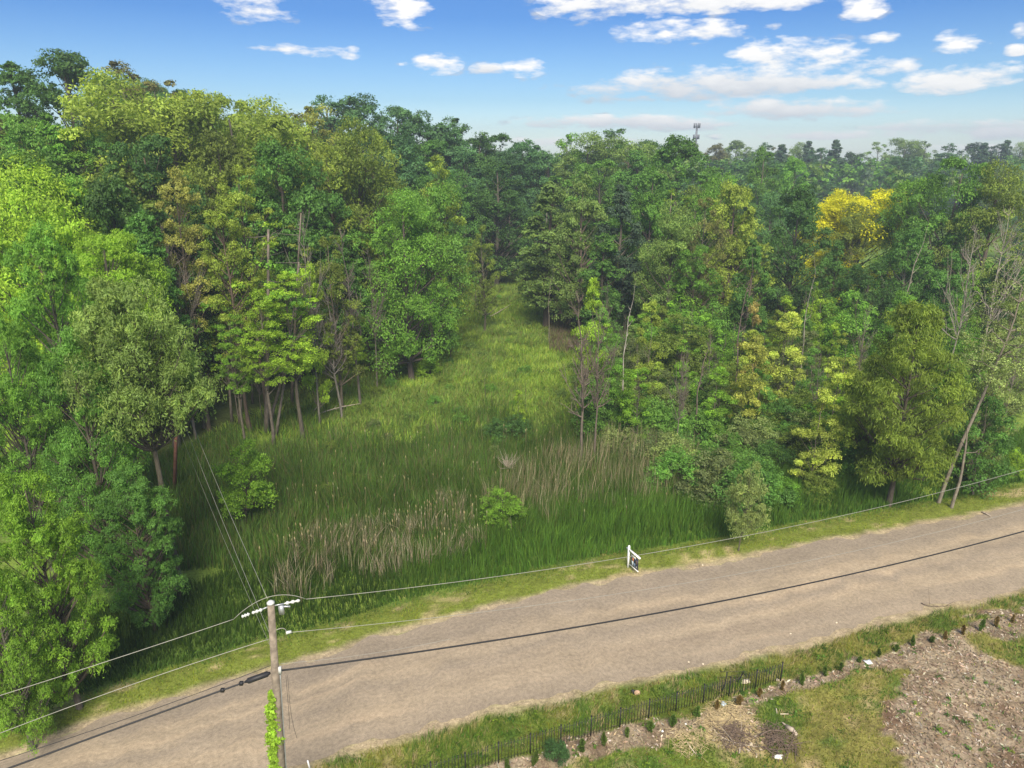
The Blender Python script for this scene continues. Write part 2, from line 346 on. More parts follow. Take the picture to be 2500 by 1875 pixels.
def road_mat():
    m, N, L = new_mat('gravel_road'); out = N.new('ShaderNodeOutputMaterial'); b = N.new('ShaderNodeBsdfPrincipled')
    at = N.new('ShaderNodeAttribute'); at.attribute_name = 'st'
    mp = N.new('ShaderNodeMapping'); mp.inputs['Scale'].default_value = (.045, .85, 1); L.new(at.outputs['Vector'], mp.inputs[0])
    n = N.new('ShaderNodeTexNoise'); n.inputs['Scale'].default_value = 1; n.inputs['Detail'].default_value = 7; n.inputs['Roughness'].default_value = .55; n.inputs['Distortion'].default_value = .3; L.new(mp.outputs[0], n.inputs[0])
    r = N.new('ShaderNodeValToRGB'); e = r.color_ramp.elements; e[0].position = .34; e[0].color = (.28, .225, .168, 1); e[1].position = .64; e[1].color = (.41, .32, .225, 1)
    k = e.new(.5); k.color = (.335, .27, .195, 1); L.new(n.outputs[0], r.inputs[0])
    # greyer loose gravel along both shoulders and the middle ridge
    sx = N.new('ShaderNodeSeparateXYZ'); L.new(at.outputs['Vector'], sx.inputs[0]); n4 = N.new('ShaderNodeTexNoise'); n4.inputs['Scale'].default_value = .35; n4.inputs['Detail'].default_value = 6; L.new(at.outputs['Vector'], n4.inputs[0])
    ad = N.new('ShaderNodeMath'); ad.operation = 'MULTIPLY_ADD'; ad.inputs[1].default_value = 2.6; L.new(n4.outputs[0], ad.inputs[0]); L.new(sx.outputs[1], ad.inputs[2])
    dv = N.new('ShaderNodeMath'); dv.operation = 'DIVIDE'; dv.inputs[1].default_value = 10.6; L.new(ad.outputs[0], dv.inputs[0])
    rr = N.new('ShaderNodeValToRGB'); L.new(dv.outputs[0], rr.inputs[0]); el = rr.color_ramp.elements; el[0].position = .08; el[0].color = (.62, .62, .62, 1); el[1].position = .95; el[1].color = (.7, .7, .7, 1)
    for p_, v_ in ((.22, .45), (.28, .0), (.36, .05), (.45, .75), (.52, .1), (.62, .0), (.72, .85)):
        k_ = el.new(p_); k_.color = (v_, v_, v_, 1)
    gm = N.new('ShaderNodeMix'); gm.data_type = 'RGBA'; L.new(rr.outputs[0], gm.inputs[0]); L.new(r.outputs[0], gm.inputs[6]); gm.inputs[7].default_value = (.25, .207, .162, 1)
    c = gm.outputs[2]; last = None
    for s_, lo, hi, det in ((.55, .88, 1.10, 5), (5.0, .72, 1.25, 6), (22, .78, 1.18, 3)):
        q = N.new('ShaderNodeTexNoise'); q.inputs['Scale'].default_value = s_; q.inputs['Detail'].default_value = det; q.inputs['Roughness'].default_value = .7; L.new(at.outputs['Vector'], q.inputs[0])
        mr = N.new('ShaderNodeMapRange'); mr.inputs[1].default_value = .3; mr.inputs[2].default_value = .7; mr.inputs[3].default_value = lo; mr.inputs[4].default_value = hi; L.new(q.outputs[0], mr.inputs[0])
        vm = N.new('ShaderNodeVectorMath'); vm.operation = 'SCALE'; L.new(c, vm.inputs[0]); L.new(mr.outputs[0], vm.inputs['Scale']); c = vm.outputs[0]; last = q.outputs[0]
    L.new(c, b.inputs['Base Color']); b.inputs['Roughness'].default_value = .95; b.inputs['Specular IOR Level'].default_value = .1
    bp = N.new('ShaderNodeBump'); bp.inputs['Strength'].default_value = .6; bp.inputs['Distance'].default_value = .03; L.new(last, bp.inputs['Height']); L.new(bp.outputs[0], b.inputs['Normal'])
    L.new(b.outputs[0], out.inputs[0]); return m
def build_road():
    xs = np.arange(-110, 170, .25); k = 34; V = []; UV = []
    a = np.linspace(0, 1, k)
    f = yfar(xs)+(fbm(xs/1.1, xs*0+3, 51)-.5)*1.1; nn = ynear(xs)+(fbm(xs/.9, xs*0+8, 52)-.5)*.9
    X = np.repeat(xs[:, None], k, 1); Y = nn[:, None]*(1-a)+f[:, None]*a
    crown = .09*np.sin(np.pi*a)[None]+(fbm(X/9, Y*1.1, 57, 3)-.5)*.06-.012*((np.abs(a-.3) < .05)+(np.abs(a-.7) < .05))
    edge = np.minimum(a, 1-a)*8.0
    Z = .012+crown*smooth(0, .9, edge)[None]
    ang = math.atan(SLOPE); S = X*math.cos(ang)+Y*math.sin(ang); T = (Y*math.cos(ang)-X*math.sin(ang))
    T = a[None]*8+0*X
    n, m = X.shape; i = np.arange(n-1)[:, None]*m; j = np.arange(m-1)[None]
    Q = np.stack([i+j, i+m+j, i+m+j+1, i+j+1], -1).reshape(-1, 4)
    o = link('road', mesh_np('road', np.stack([X, Y, Z], -1).reshape(-1, 3), Q, road_mat(), smooth=True, uv=np.stack([S, T], -1).reshape(-1, 2)))
    tag(o, 'tan gravel road crossing below the marsh', kind='structure')
build_road()

# ------------------------------------------------------------------ vegetation meshes
def rand_dirs(n, zb=0.0):
    v = rng.normal(size=(n, 3)); v[:, 2] += zb; return v/np.linalg.norm(v, axis=1)[:, None]
def leaves_mesh(name, C, PR, twigs, lv, ll, lw, squash=.7, zb=.55, twr=.16, droop=0.0, tv=.18, tips=.25, puffcol=None, inner=.5):
    """C puff centres, PR puff radii: each puff carries twigs, each twig a spray of leaves"""
    n = len(C); d = rand_dirs(n*twigs, zb); rad = np.repeat(PR, twigs)
    rr = rad*(inner+(1.08-inner)*rng.random(n*twigs)**.6)
    tw = np.repeat(C, twigs, 0)+d*rr[:, None]*np.array((1, 1, squash))
    m = n*twigs*lv; D = np.repeat(d, lv, 0); RR = np.repeat(rad, lv)
    P = np.repeat(tw, lv, 0)+rng.normal(size=(m, 3))*(RR*twr)[:, None]*np.array((1, 1, .62))
    Nn = D*.75+np.array((0, 0, .55))+rng.normal(size=(m, 3))*.55
    if droop: 
        A = np.array((0, 0, -1.))*droop+D*.35+rng.normal(size=(m, 3))*.33
    else:
        A = D*.5+rng.normal(size=(m, 3))*.8
    Nn /= np.linalg.norm(Nn, axis=1)[:, None]
    A -= (A*Nn).sum(1)[:, None]*Nn*(1 if not droop else .35); A /= np.linalg.norm(A, axis=1)[:, None]+1e-9
    B = np.cross(Nn, A); B /= np.linalg.norm(B, axis=1)[:, None]+1e-9
    s = (.65+.7*rng.random(m))[:, None]
    V = np.stack([P-A*ll/2*s, P+B*lw/2*s-A*ll*.05*s, P+A*ll/2*s, P-B*lw/2*s-A*ll*.05*s], 1).reshape(-1, 3)
    Q = np.arange(m*4).reshape(-1, 4)
    # natural differences of colour between sprays: fresh leaves yellower, old ones deeper
    pt = rng.normal(1, tv*.8, n); tt = rng.normal(1, tv, n*twigs); lt = rng.normal(1, tv*.7, m)
    k = np.clip(np.repeat(pt, twigs*lv)*np.repeat(tt, lv)*lt, .35, 1.9)
    fresh = np.clip(np.repeat(rng.random(n*twigs) < tips, lv)*rng.random(m), 0, 1)
    col = np.stack([k*(1+.30*fresh), k*(1+.20*fresh), k*(1-.05*fresh)], -1)
    if puffcol is not None: col = col*np.repeat(puffcol, twigs*lv, 0)
    return mesh_np(name, V, Q, LEAF, col=np.repeat(col, 4, 0))
def bez(a, b, c, n=5):
    t = np.linspace(0, 1, n)[:, None]; return (1-t)**2*a+2*t*(1-t)*b+t*t*c
def trunk_pts(H, lean=(0, 0), wob=.3, n=8):
    t = np.linspace(0, 1, n)[:, None]; P = np.hstack([t*lean[0], t*lean[1], t*H]); P[1:, :2] += np.cumsum(rng.normal(0, wob/n, (n-1, 2)), 0)*1.5; return P
def on_trunk(P, z): return np.array([np.interp(z, P[:, 2], P[:, i]) for i in range(3)])
def limbs(mb, P, r0, H, C, PR, base, twig=True, every=1):
    for c, pr in list(zip(C, PR))[::every]:
        h = math.hypot(c[0]-on_trunk(P, c[2])[0], c[1]-on_trunk(P, c[2])[1])
        z0 = max(base*H*.85, c[2]-h*R.uniform(.5, 1.0)-.3); z0 = min(z0, H*.86)
        s = on_trunk(P, z0); r = r0*(1-z0/H)*.5+.02*H/20
        mid = (s+c)/2+np.array((0, 0, -h*.08))+rng.normal(size=3)*h*.06
        mb.tube(bez(s, mid, c, 5), np.linspace(r, r*.25, 5), 4, False)
        if twig:
            for _ in range(3):
                e = c+rand_dirs(1, .4)[0]*pr*.9
                mb.tube([c+(s-c)*.15, (c+e)/2+rng.normal(size=3)*pr*.1, e], [r*.3, r*.2, r*.08], 3, False)
PROTO = {}
def proto(name, H, Rr, base, npuff, prad, twigs, lv, ll, lw, prof, r0=.022, every=1, **kw):
    """prof(t) -> relative radius of the crown at relative height t in 0..1"""
    P = trunk_pts(H*.93, (R.uniform(-.5, .5), R.uniform(-.5, .5)), .5)
    C = []; PR = []; tries = 0
    while len(C) < npuff and tries < 20000:
        tries += 1
        t = R.random(); 
        if R.random() > .25+.75*prof(t): continue
        a = R.uniform(0, 2*math.pi); rr = Rr*prof(t)*math.sqrt(R.uniform(.12, 1))*(1+.12*math.sin(3*a+t*5))
        pr = Rr*prad*R.uniform(.55, 1.4)*(1-.25*t)
        c = np.array((math.cos(a)*rr, math.sin(a)*rr, H*(base+(1-base)*t)-pr*.35)); c[:2] += on_trunk(P, c[2])[:2]
        if any(np.linalg.norm((c-q)*np.array((1, 1, 1.25))) < (pr+p_)*.36 for q, p_ in zip(C, PR)): continue
        C.append(c); PR.append(pr)
    mb = MB(); mb.tube(P, np.linspace(r0*H, r0*H*.18, len(P))*np.array([1.25]+[1]*(len(P)-1)), 8, False)
    limbs(mb, P, r0*H, H*.93, C, PR, base, every=every)
    PROTO[name] = (mb.mesh('trunk', BARK), leaves_mesh('crown', np.array(C), np.array(PR), twigs, lv, ll, lw, **kw), H, Rr)
dome = lambda t: math.sin(math.pi*min(1, .18+.80*t))**.6
egg = lambda t: (math.sin(math.pi*min(1, .12+.86*t**.8)))**.75
colm = lambda t: .55+.45*math.sin(math.pi*t) if t < .75 else max(.12, 1.0-(t-.5)*1.7)
wide = lambda t: math.sin(math.pi*(.10+.86*t))**.5
for i in range(4): proto('broad%d' % i, 20, 6.2, .14, 84, .27, 29, 17, .28, .175, (dome, egg, wide, dome)[i], squash=.62, tv=.14)
for i in range(2): proto('tall%d' % i, 21, 3.9, .18, 66, .32, 22, 16, .33, .19, (egg, colm)[i], squash=.7, tv=.14)
for i in range(3): proto('airy%d' % i, 18, 4.8, .2, 70, .20, 18, 17, .21, .12, (egg, wide, colm)[i], squash=.55, twr=.2, tv=.2, tips=.4, r0=.014)
for i in range(2): proto('soft%d' % i, 18, 6.0, .15, 60, .30, 34, 16, .30, .13, (dome, wide)[i], squash=.6, twr=.2, tv=.13, tips=.5)
for i in range(2): proto('oak%d' % i, 18, 5.6, .14, 120, .215, 33, 17, .27, .09, (wide, dome)[i], squash=.62, twr=.17, tv=.13, tips=.3, r0=.02)
proto('oakhigh', 18, 5.6, .62, 110, .23, 33, 17, .25, .085, dome, squash=.62, twr=.17, tv=.13, tips=.3, r0=.02)
for i in range(2): proto('airyhigh%d' % i, 20, 3.3, .45, 60, .25, 22, 18, .17, .10, (egg, wide)[i], squash=.45, twr=.2, tv=.18, tips=.4, r0=.013)
proto('willow', 15, 4.4, .22, 100, .23, 36, 17, .30, .06, dome, squash=.7, droop=.45, twr=.2, tv=.14, tips=.35, zb=.1, r0=.016)
for i in range(4): proto('sapling%d' % i, 8, 1.9, .14, 28, .30, 24, 18, .13, .08, (colm, egg, colm, wide)[i], squash=.42, twr=.22, tv=.2, tips=.35, r0=.009)
for i in range(2): proto('bushy%d' % i, 7, 2.8, (.10, .26)[i], 46, .28, 22, 14, .17, .09, (dome, egg)[i], squash=.7, twr=.2, tv=.16, r0=.012)

def proto_shrub(name, H, Rr, npuff, twigs, lv, ll, lw, **kw):
    mb = MB(); C = []; PR = []
    for k in range(npuff):
        a = R.uniform(0, 2*math.pi); q = math.sqrt(R.random()); t = 1-.55*q*q
        C.append(np.array((math.cos(a)*Rr*q, math.sin(a)*Rr*q, H*R.uniform(.25, .86)*t))); PR.append(Rr*R.uniform(.2, .36))
        b = np.array((math.cos(a)*.12*Rr, math.sin(a)*.12*Rr, 0)); c = C[-1]
        mb.tube(bez(b, (b+c)/2+np.array((0, 0, H*.12)), c, 4), [.035, .025, .02, .01], 4, False)
    PROTO[name] = (mb.mesh('stems', BARK), leaves_mesh('foliage', np.array(C), np.array(PR), twigs, lv, ll, lw, **kw), H, Rr)
for i in range(4): proto_shrub('shrub%d' % i, 3.2, 2.1, 34, 24, 14, .125, .075, squash=.75, tv=.17, zb=.4)

def proto_dead(name, H, n1, spread, up=.8, r0=.014, twigs=6):
    P = trunk_pts(H, (R.uniform(-.6, .6), R.uniform(-.4, .4)), .9, 9); mb = MB(); mb.tube(P, np.linspace(r0*H, r0*H*.12, 9), 6, False); br = MB()
    for k in range(n1):
        z = H*R.uniform(.3, .97); s = on_trunk(P, z); a = R.uniform(0, 2*math.pi); ln = spread*H*(1.15-z/H)*R.uniform(.5, 1.2)
        e = s+np.array((math.cos(a)*ln, math.sin(a)*ln, ln*R.uniform(.3, up*1.6))); mid = (s+e)/2+np.array((0, 0, -ln*.12))+rng.normal(size=3)*ln*.08
        B = bez(s, mid, e, 5); r = r0*H*(1-z/H)*.45+.022; br.tube(B, np.linspace(r, r*.3, 5), 4, False)
        for _ in range(twigs):
            q = B[R.randint(1, 4)]; f = q+(e-s)*R.uniform(.15, .45)+rng.normal(size=3)*ln*.18+np.array((0, 0, ln*.12))
            br.tube([q, (q+f)/2+rng.normal(size=3)*ln*.03, f], [r*.5, r*.35, .013], 3, False)
            g = f+(f-q)*.4+rng.normal(size=3)*ln*.12; br.tube([(q+f)/2, g], [r*.35, .012], 3, False)
    PROTO[name] = (mb.mesh('trunk', BARK), br.mesh('branches', BARK), H, spread*H)
for i in range(3): proto_dead('dead%d' % i, 12, (34, 46, 24)[i], (.22, .16, .3)[i])
proto_dead('snag', 8, 5, .1, .6, .012, 1)

def proto_pine(name, H, Rr, tiers, per, ll, lw, cb=.12):
    C = []; PR = []
    for k in range(tiers):
        t = k/(tiers-1); z = H*(cb+(1-cb)*t); r = Rr*(1-t)**.75+.05*Rr
        for j in range(max(2, int(per*(1-t*.7)))):
            a = R.uniform(0, 2*math.pi); q = R.uniform(.35, 1)*r*R.uniform(.7, 1.15); C.append(np.array((math.cos(a)*q, math.sin(a)*q, z+q*.22))); PR.append(Rr*.2*(1.1-t*.5))
    P = trunk_pts(H, (0, 0), .1); mb = MB(); mb.tube(P, np.linspace(.016*H, .002*H, len(P)), 6, False); limbs(mb, P, .012*H, H, C, PR, .1, False, 2)
    PROTO[name] = (mb.mesh('trunk', BARK), leaves_mesh('crown', np.array(C), np.array(PR)*1.5, 12, 12, ll, lw, squash=.55, tv=.12, tips=.1, zb=.5), H, Rr)
proto_pine('pine', 20, 4.6, 17, 15, .7, .22)
def proto_seedling(name, H=1.0, Rr=.16, n=650, ll=.13):
    t = rng.random(n)**.85; a = rng.random(n)*2*math.pi; r = Rr*(np.sin(np.pi*(.12+.86*t))**.8*.9+.05)*np.sqrt(rng.random(n))*(.75+.35*np.sin(a*2+t*7))
    P = np.stack([np.cos(a)*r, np.sin(a)*r, .05*H+t*H*.95], -1); A = np.stack([np.cos(a)*.5, np.sin(a)*.5, np.full(n, 1.)], -1)+rng.normal(size=(n, 3))*.3
    A /= np.linalg.norm(A, axis=1)[:, None]; B = np.cross(A, rng.normal(size=(n, 3))); B /= np.linalg.norm(B, axis=1)[:, None]
    V = np.stack([P-A*ll*.3, P+B*ll*.2, P+A*ll*.7, P-B*ll*.2], 1).reshape(-1, 3); k = np.clip(rng.normal(1, .2, n), .4, 1.6)
    mb = MB(); mb.tube([(0, 0, 0), (0, 0, H*.8)], [.02, .008], 5, False)
    PROTO[name] = (mb.mesh('stem', BARK), mesh_np('foliage', V, np.arange(n*4).reshape(-1, 4), LEAF, col=np.repeat(np.stack([k, k, k], -1), 4, 0)), H, Rr)
for i in range(3): proto_seedling('seedling%d' % i)

COLS = {  # leaf base colours (linear)
 'dark green': (.034, .078, .022), 'deep green': (.045, .105, .024), 'mid green': (.062, .135, .028), 'bluish green': (.042, .098, .042),
 'fresh green': (.085, .185, .030), 'bright green': (.100, .200, .026), 'lime green': (.145, .245, .028), 'yellow-green': (.140, .200, .038),
 'olive green': (.090, .135, .028), 'pale green': (.100, .165, .050), 'grey-green': (.090, .125, .055), 'golden': (.185, .215, .055), 'bright yellow': (.33, .345, .015),
 'soft yellow': (.215, .275, .060), 'rusty gold': (.21, .20, .08), 'brownish olive': (.098, .108, .042), 'willow olive': (.112, .172, .032), 'pale gold green': (.170, .200, .058), 'pale oak green': (.115, .19, .055), 'silver-green': (.135, .185, .075), 'blue-grey green': (.036, .066, .045)}
TREES = []   # records: base x,y,z, height, width, proto, colour name, label or None, zone
for _k in COLS: COLS[_k] = (COLS[_k][0]*1.85, COLS[_k][1]*1.72, COLS[_k][2]*1.45)
for _k in ('dark green', 'deep green', 'bluish green', 'mid green', 'blue-grey green'): COLS[_k] = tuple(v*1.3 for v in COLS[_k])
def jit(c, s=.08):
    k = 1+R.gauss(0, s); return tuple(max(0, v*k*(1+R.gauss(0, s*.25))) for v in c)
def put(px, ytop, D, wpx, kind, cname, label=None, zone=None, name='broadleaf_tree', cat='tree', lean=0, rz=None, bark=None, group=None, minh=None, depth=1.0):
    P = aty(px, ytop, D); x = P[0]; g = float(hgt(x, D)); H = P[2]-g
    if minh: H = max(H, minh)
    dep = D*CP-(P[2]-CAMH)*SP; W = wpx/FPX*dep
    TREES.append(dict(x=x, y=D, z=g, H=H, W=W, kind=kind, c=cname, label=label, zone=zone, name=name, cat=cat, lean=lean, rz=rz, bark=bark, group=group, px=px, yt=ytop, wpx=wpx, hand=True, depth=depth))
def putw(x, y, H, W, kind, cname, zone, name='broadleaf_tree', cat='tree', bark=None, group=None):
    g = float(hgt(x, y)); px, yt = project(x, y, g+H); dep = y*CP-(g+H-CAMH)*SP
    TREES.append(dict(x=x, y=y, z=g, H=H, W=W, kind=kind, c=cname, label=None, zone=zone, name=name, cat=cat, lean=0, rz=None, bark=bark, group=group, px=float(px), yt=float(yt), wpx=W/dep*FPX, hand=False, depth=1.0))

# ---- hand-placed trees, from the photograph (px, top py, distance, width px, ...)
Z1 = 'on the hill skyline at left'
for a in [(30,138,104,190,'tall0','dark green'),(150,128,102,260,'broad0','dark green'),(300,140,112,150,'airy0','brownish olive'),(365,190,112,120,'airy1','brownish olive'),
          (435,205,116,90,'airy2','dark green'),(255,183,88,320,'soft0','yellow-green'),(400,222,92,170,'soft1','yellow-green'),(500,222,100,130,'airy1','yellow-green'),(565,226,104,70,'airy2','yellow-green'),
          (555,245,92,170,'soft1','yellow-green'),(640,252,102,150,'soft0','yellow-green'),(745,248,112,190,'airy0','golden'),(690,262,108,130,'airy2','brownish olive')]:
    put(*a, zone=Z1)
Z2 = 'on the distant ridge beyond the golden-topped tree'
for a in [(790,238,150,120,'broad1','bluish green'),(870,238,152,170,'broad0','bluish green'),(960,262,156,130,'broad2','bluish green'),(1020,284,160,130,'broad3','bluish green'),(1068,290,158,100,'tall0','bluish green'),
          (1132,282,166,58,'airy0','dark green'),(1095,318,160,90,'broad0','bluish green'),(1175,328,164,80,'broad1','dark green'),(1215,330,168,70,'broad2','dark green'),(1265,345,172,100,'broad3','bluish green'),(1310,347,176,70,'tall1','bluish green')]:
    put(*a, zone=Z2)
Z3 = 'in the wood straight behind the clearing'
for a in [(1370,322,168,100,'airy0','fresh green'),(1440,330,162,200,'soft0','pale green'),(1480,312,166,60,'airy1','dark green'),(1540,332,160,100,'soft1','pale green'),(1600,345,165,90,'broad2','bluish green'),(1660,338,128,170,'broad0','deep green'),
          (1560,372,140,130,'broad1','deep green'),(1340,372,168,130,'broad3','bluish green'),(1240,375,160,120,'broad0','bluish green'),(1130,362,150,130,'broad1','bluish green'),(1040,345,140,130,'broad2','deep green'),(960,335,132,130,'broad0','bluish green'),
          (1150,455,150,110,'tall0','bluish green'),(1240,462,152,90,'tall1','dark green'),(1065,420,128,120,'broad3','deep green'),(1210,392,140,130,'broad1','dark green'),(1470,392,132,150,'broad2','mid green'),(1590,412,112,140,'broad1','deep green')]:
    put(*a, zone=Z3)
# centre group
put(1340,432,106,190,'tall0','pale green','pale green narrow tree at the right side of the clearing mouth')
put(1425,432,102,190,'broad1','pale green','light green feathery tree beside the narrow pale tree behind the clearing')
put(1515,440,100,150,'tall1','blue-grey green','dusky grey-green tree in the middle of the right wood')
put(1040,440,88,210,'soft1','mid green','large mid green rounded tree leaning over the left edge of the clearing')
put(1075,372,92,110,'airy0','yellow-green','yellow-green open tree poking up behind the large mid green tree')
put(985,470,80,150,'soft0','fresh green','fresh green tree on dark leaning trunks left of the clearing')
put(905,320,98,190,'airy1','yellow-green','tall yellow-green tree below the distant ridge left of centre')
put(860,300,92,150,'soft0','olive green','olive green tree under the golden-topped tree')
put(1180,540,104,120,'airy2','olive green','sparse leaning olive tree at the far end of the clearing left side')
# right-hand canopy
put(1805,448,96,230,'broad3','yellow-green','tall yellow-green tree left of the dark round tree')
put(1720,470,92,120,'airy2','brownish olive','thin brownish olive tree with bare upper twigs in the right wood')
put(1770,432,104,160,'soft0','fresh green','soft fresh green tree behind the tall yellow-green tree')
put(1955,458,100,220,'broad0','dark green','big dark round tree left of the bright yellow crown')
put(2118,460,112,310,'soft1','bright yellow','bright yellow flowering crown above the right wood')
put(2050,468,114,170,'soft0','bright yellow','second smaller bright yellow crown joined at the left of the wide one')
put(2090,500,108,140,'soft0','olive green','olive green tree directly below the bright yellow crown')
put(1865,362,150,160,'broad1','mid green','mid green tree standing above the tall yellow-green tree')
put(1950,385,165,110,'broad3','mid green','mid green tree between the dark round tree and the distant pine')
put(2260,420,104,160,'soft1','fresh green','fresh green tree at the shoulder of the big right-hand crown')
put(2350,388,98,260,'broad2','mid green','broadest mid green crown in the upper right wood')
put(2440,402,94,190,'soft0','olive green','olive green crown at the right frame edge below the skyline')
put(2230,560,88,180,'broad3','deep green','deep green tree behind the pale bare trunk right of the yellow crown')
put(2330,620,84,170,'broad1','deep green','dark crown behind the bright green saplings at right')
put(2470,640,88,160,'broad0','dark green','dark tree behind the forked dead tree at right frame edge')
put(1840,575,84,120,'tall1','deep green','deep green narrow tree behind the gold sapling')
put(2130,640,86,170,'broad2','dark green','dark tree filling the gap below the olive tree')
put(1640,500,92,170,'soft0','pale green','pale green tree above the thicket right of the dusky tree')
put(1590,470,104,150,'broad0','mid green','mid green tree between the dusky tree and the pale green tree')
put(1480,560,94,130,'tall0','deep green','narrow deep green tree low in front of the dusky tree')
put(1700,600,88,150,'broad2','fresh green','fresh green low crown behind the middle of the thicket')
put(2050,590,92,150,'broad1','deep green','deep green low crown under the olive green tree')
# left hillside and edge
put(60,300,78,230,'broad3','mid green','mid green tree on the upper hillside at left frame edge')
put(110,262,80,170,'tall1','fresh green','fresh green pointed tree below the dark skyline tree')
put(230,330,82,250,'broad1','deep green','deep green tree under the rounded yellow-green crown')
put(350,335,76,260,'broad2','dark green','broad dark tree on the hillside above the bare branches')
put(530,330,84,190,'broad0','olive green','olive green tree on the hillside behind the two yellowish trees')
put(675,345,80,210,'broad3','deep green','deep green tree behind the right of the two yellowish trees')
put(760,400,84,150,'broad1','deep green','deep green tree right of the two yellowish trees')
put(800,345,88,130,'airy1','yellow-green','open yellow-green tree beside the deep green hillside tree')
put(30,372,62,180,'soft1','lime green','lime yellow tree at the left frame edge')
put(170,430,64,190,'oak1','fresh green','fresh green tree above the pale oak at left')
put(60,470,56,160,'soft0','lime green','brightest lime tree just below the lime yellow tree at left edge')
put(260,440,62,170,'broad0','dark green','dark tree above the lime branches at left')
put(340,500,60,150,'tall0','deep green','shaded deep green tree left of the bare grey branches')
put(420,402,64,150,'airyhigh0','pale gold green','pale golden tree with sparse leaves on the left slope')
put(585,395,66,165,'airyhigh1','yellow-green','tall yellow-lime tree right of the pale golden tree')
put(540,470,64,120,'airyhigh0','yellow-green','narrow yellow-green tree between the two tall yellowish trees')
put(700,655,62,180,'airyhigh1','lime green','lime green spreading tree above the grey trunks at the wood edge',minh=10)
put(800,560,70,130,'airy2','olive green','thin olive tree among bare stems left of the clearing')
put(625,700,60,150,'airyhigh0','lime green','lime green layered sapling tree over the trunks at left wood edge')
put(560,760,60,110,'airyhigh1','bright green','bright green tiered sapling beside the pale oak')
# left foreground
put(85,545,46,330,'oak1','fresh green','large fresh green crown at the left frame edge behind the pale oak')
put(225,560,54,200,'oakhigh','lime green','lime green crown between the pale oak and the dark hillside')
put(312,668,37.5,410,'oakhigh','pale oak green','big pale oak with feathery leaves in the left foreground',depth=.85)
put(165,800,36,290,'oak1','mid green','mid green lower crown of the oak clump in the left foreground')
put(305,1130,34,235,'oak0','deep green','lowest dark green crown under the pale oak beside the marsh')
put(-10,760,40,200,'oak1','fresh green','fresh green tree cut by the left frame edge below the lime trees')
put(60,1140,27.5,300,'oak0','bright green','bright green tree beside the road at lower left')
put(-60,1290,25,190,'oak1','bright green','vivid green branches at the lower left frame edge')
put(572,1066,45.5,180,'bushy1','bright green','small bright green tree on a dark trunk between the two poles')
# right foreground
put(2258,738,48.5,345,'willow','willow olive','big olive willow beside the road at right','','willow_tree',depth=.9)
put(2150,860,54,150,'willow','willow olive','smaller olive willow against the left flank of the big willow','','willow_tree')
put(2385,660,78,90,'sapling1','bright green','bright green upright sapling behind the leaning trunk')
put(2440,800,52,150,'airy2','silver-green','sparse silver-green crown of the leaning tree at right',minh=12)
put(2485,720,58,120,'airy0','silver-green','silver-green open tree at the right frame edge')
put(2430,960,50,190,'bushy0','deep green','dark bushy tree under the leaning trunk at right')
put(2110,700,80,190,'bushy1','fresh green','fresh green rounded tree in front of the dark wood left of the willow')
put(2210,690,76,110,'sapling3','fresh green','light green sapling tree just above the willow')
put(2492,1085,53,60,'bushy0','lime green','small lime green bush at the right frame edge above the verge','','shrub','shrub')
put(1828,1118,41.5,130,'bushy1','silver-green','lone silver-green small tree on two stems at the road verge')
put(1228,1180,45.5,125,'bushy1','bright green','round bright green bush alone in the cattails','','shrub','shrub')
put(1240,1000,62,130,'shrub0','dark green','dark tangled bush in the middle of the clearing','','shrub','shrub')
put(985,895,83,90,'shrub1','dark green','dark compact bush at the left side of the clearing','','shrub','shrub')
put(1045,870,82,90,'shrub2','lime green','low lime green bush right of the dark compact bush','','shrub','shrub')
put(1270,950,63,45,'sapling1','lime green','little lime sapling behind the dark tangled bush','','young_tree')
# highlight saplings in the thicket
put(1450,655,66,110,'sapling0','lime green','lime topped slender tree at the left end of the thicket','','young_tree')
put(1475,790,62,110,'sapling2','fresh green','fresh green column below the lime topped slender tree','','young_tree')
put(1590,730,70,100,'sapling1','yellow-green','yellow-green sapling beside the white dead stem','','young_tree')
put(1850,800,60,130,'sapling3','golden','golden leaved sapling in the middle of the thicket','','young_tree')
put(1835,735,70,80,'sapling1','rusty gold','rusty gold sapling behind the golden sapling','','young_tree')
put(1920,745,66,140,'sapling0','soft yellow','soft yellow sapling top between the golden sapling and the dark round tree','','young_tree')
put(2060,865,53,150,'sapling3','soft yellow','clear yellow sapling left of the olive willow','','young_tree')
put(2005,950,51,140,'sapling1','soft yellow','low clear yellow boughs below the yellow sapling','','young_tree')
put(1560,880,60,110,'sapling3','bright green','vivid green sapling in the left thicket above the tan reeds','','young_tree')
put(1750,885,60,120,'sapling0','bright green','vivid green sapling in front of the leaning grey trunk','','young_tree')
put(1990,680,80,80,'sapling2','lime green','lime sapling with a bare pole rising from it','','young_tree')
put(1095,642,88,60,'sapling1','lime green','slim lime sapling at the left edge of the far clearing','','young_tree')
put(985,745,86,70,'sapling3','bright green','bright sapling on a grey stem left of the clearing','','young_tree')
put(1040,735,90,80,'sapling2','lime green','lime sapling with layered leaves left of the clearing','','young_tree')
put(1085,790,92,50,'sapling0','lime green','narrow lime sapling standing free in the clearing edge','','young_tree')
put(745,640,66,90,'sapling1','lime green','lime leaf spray hanging between bare stems at the wood edge','','young_tree')
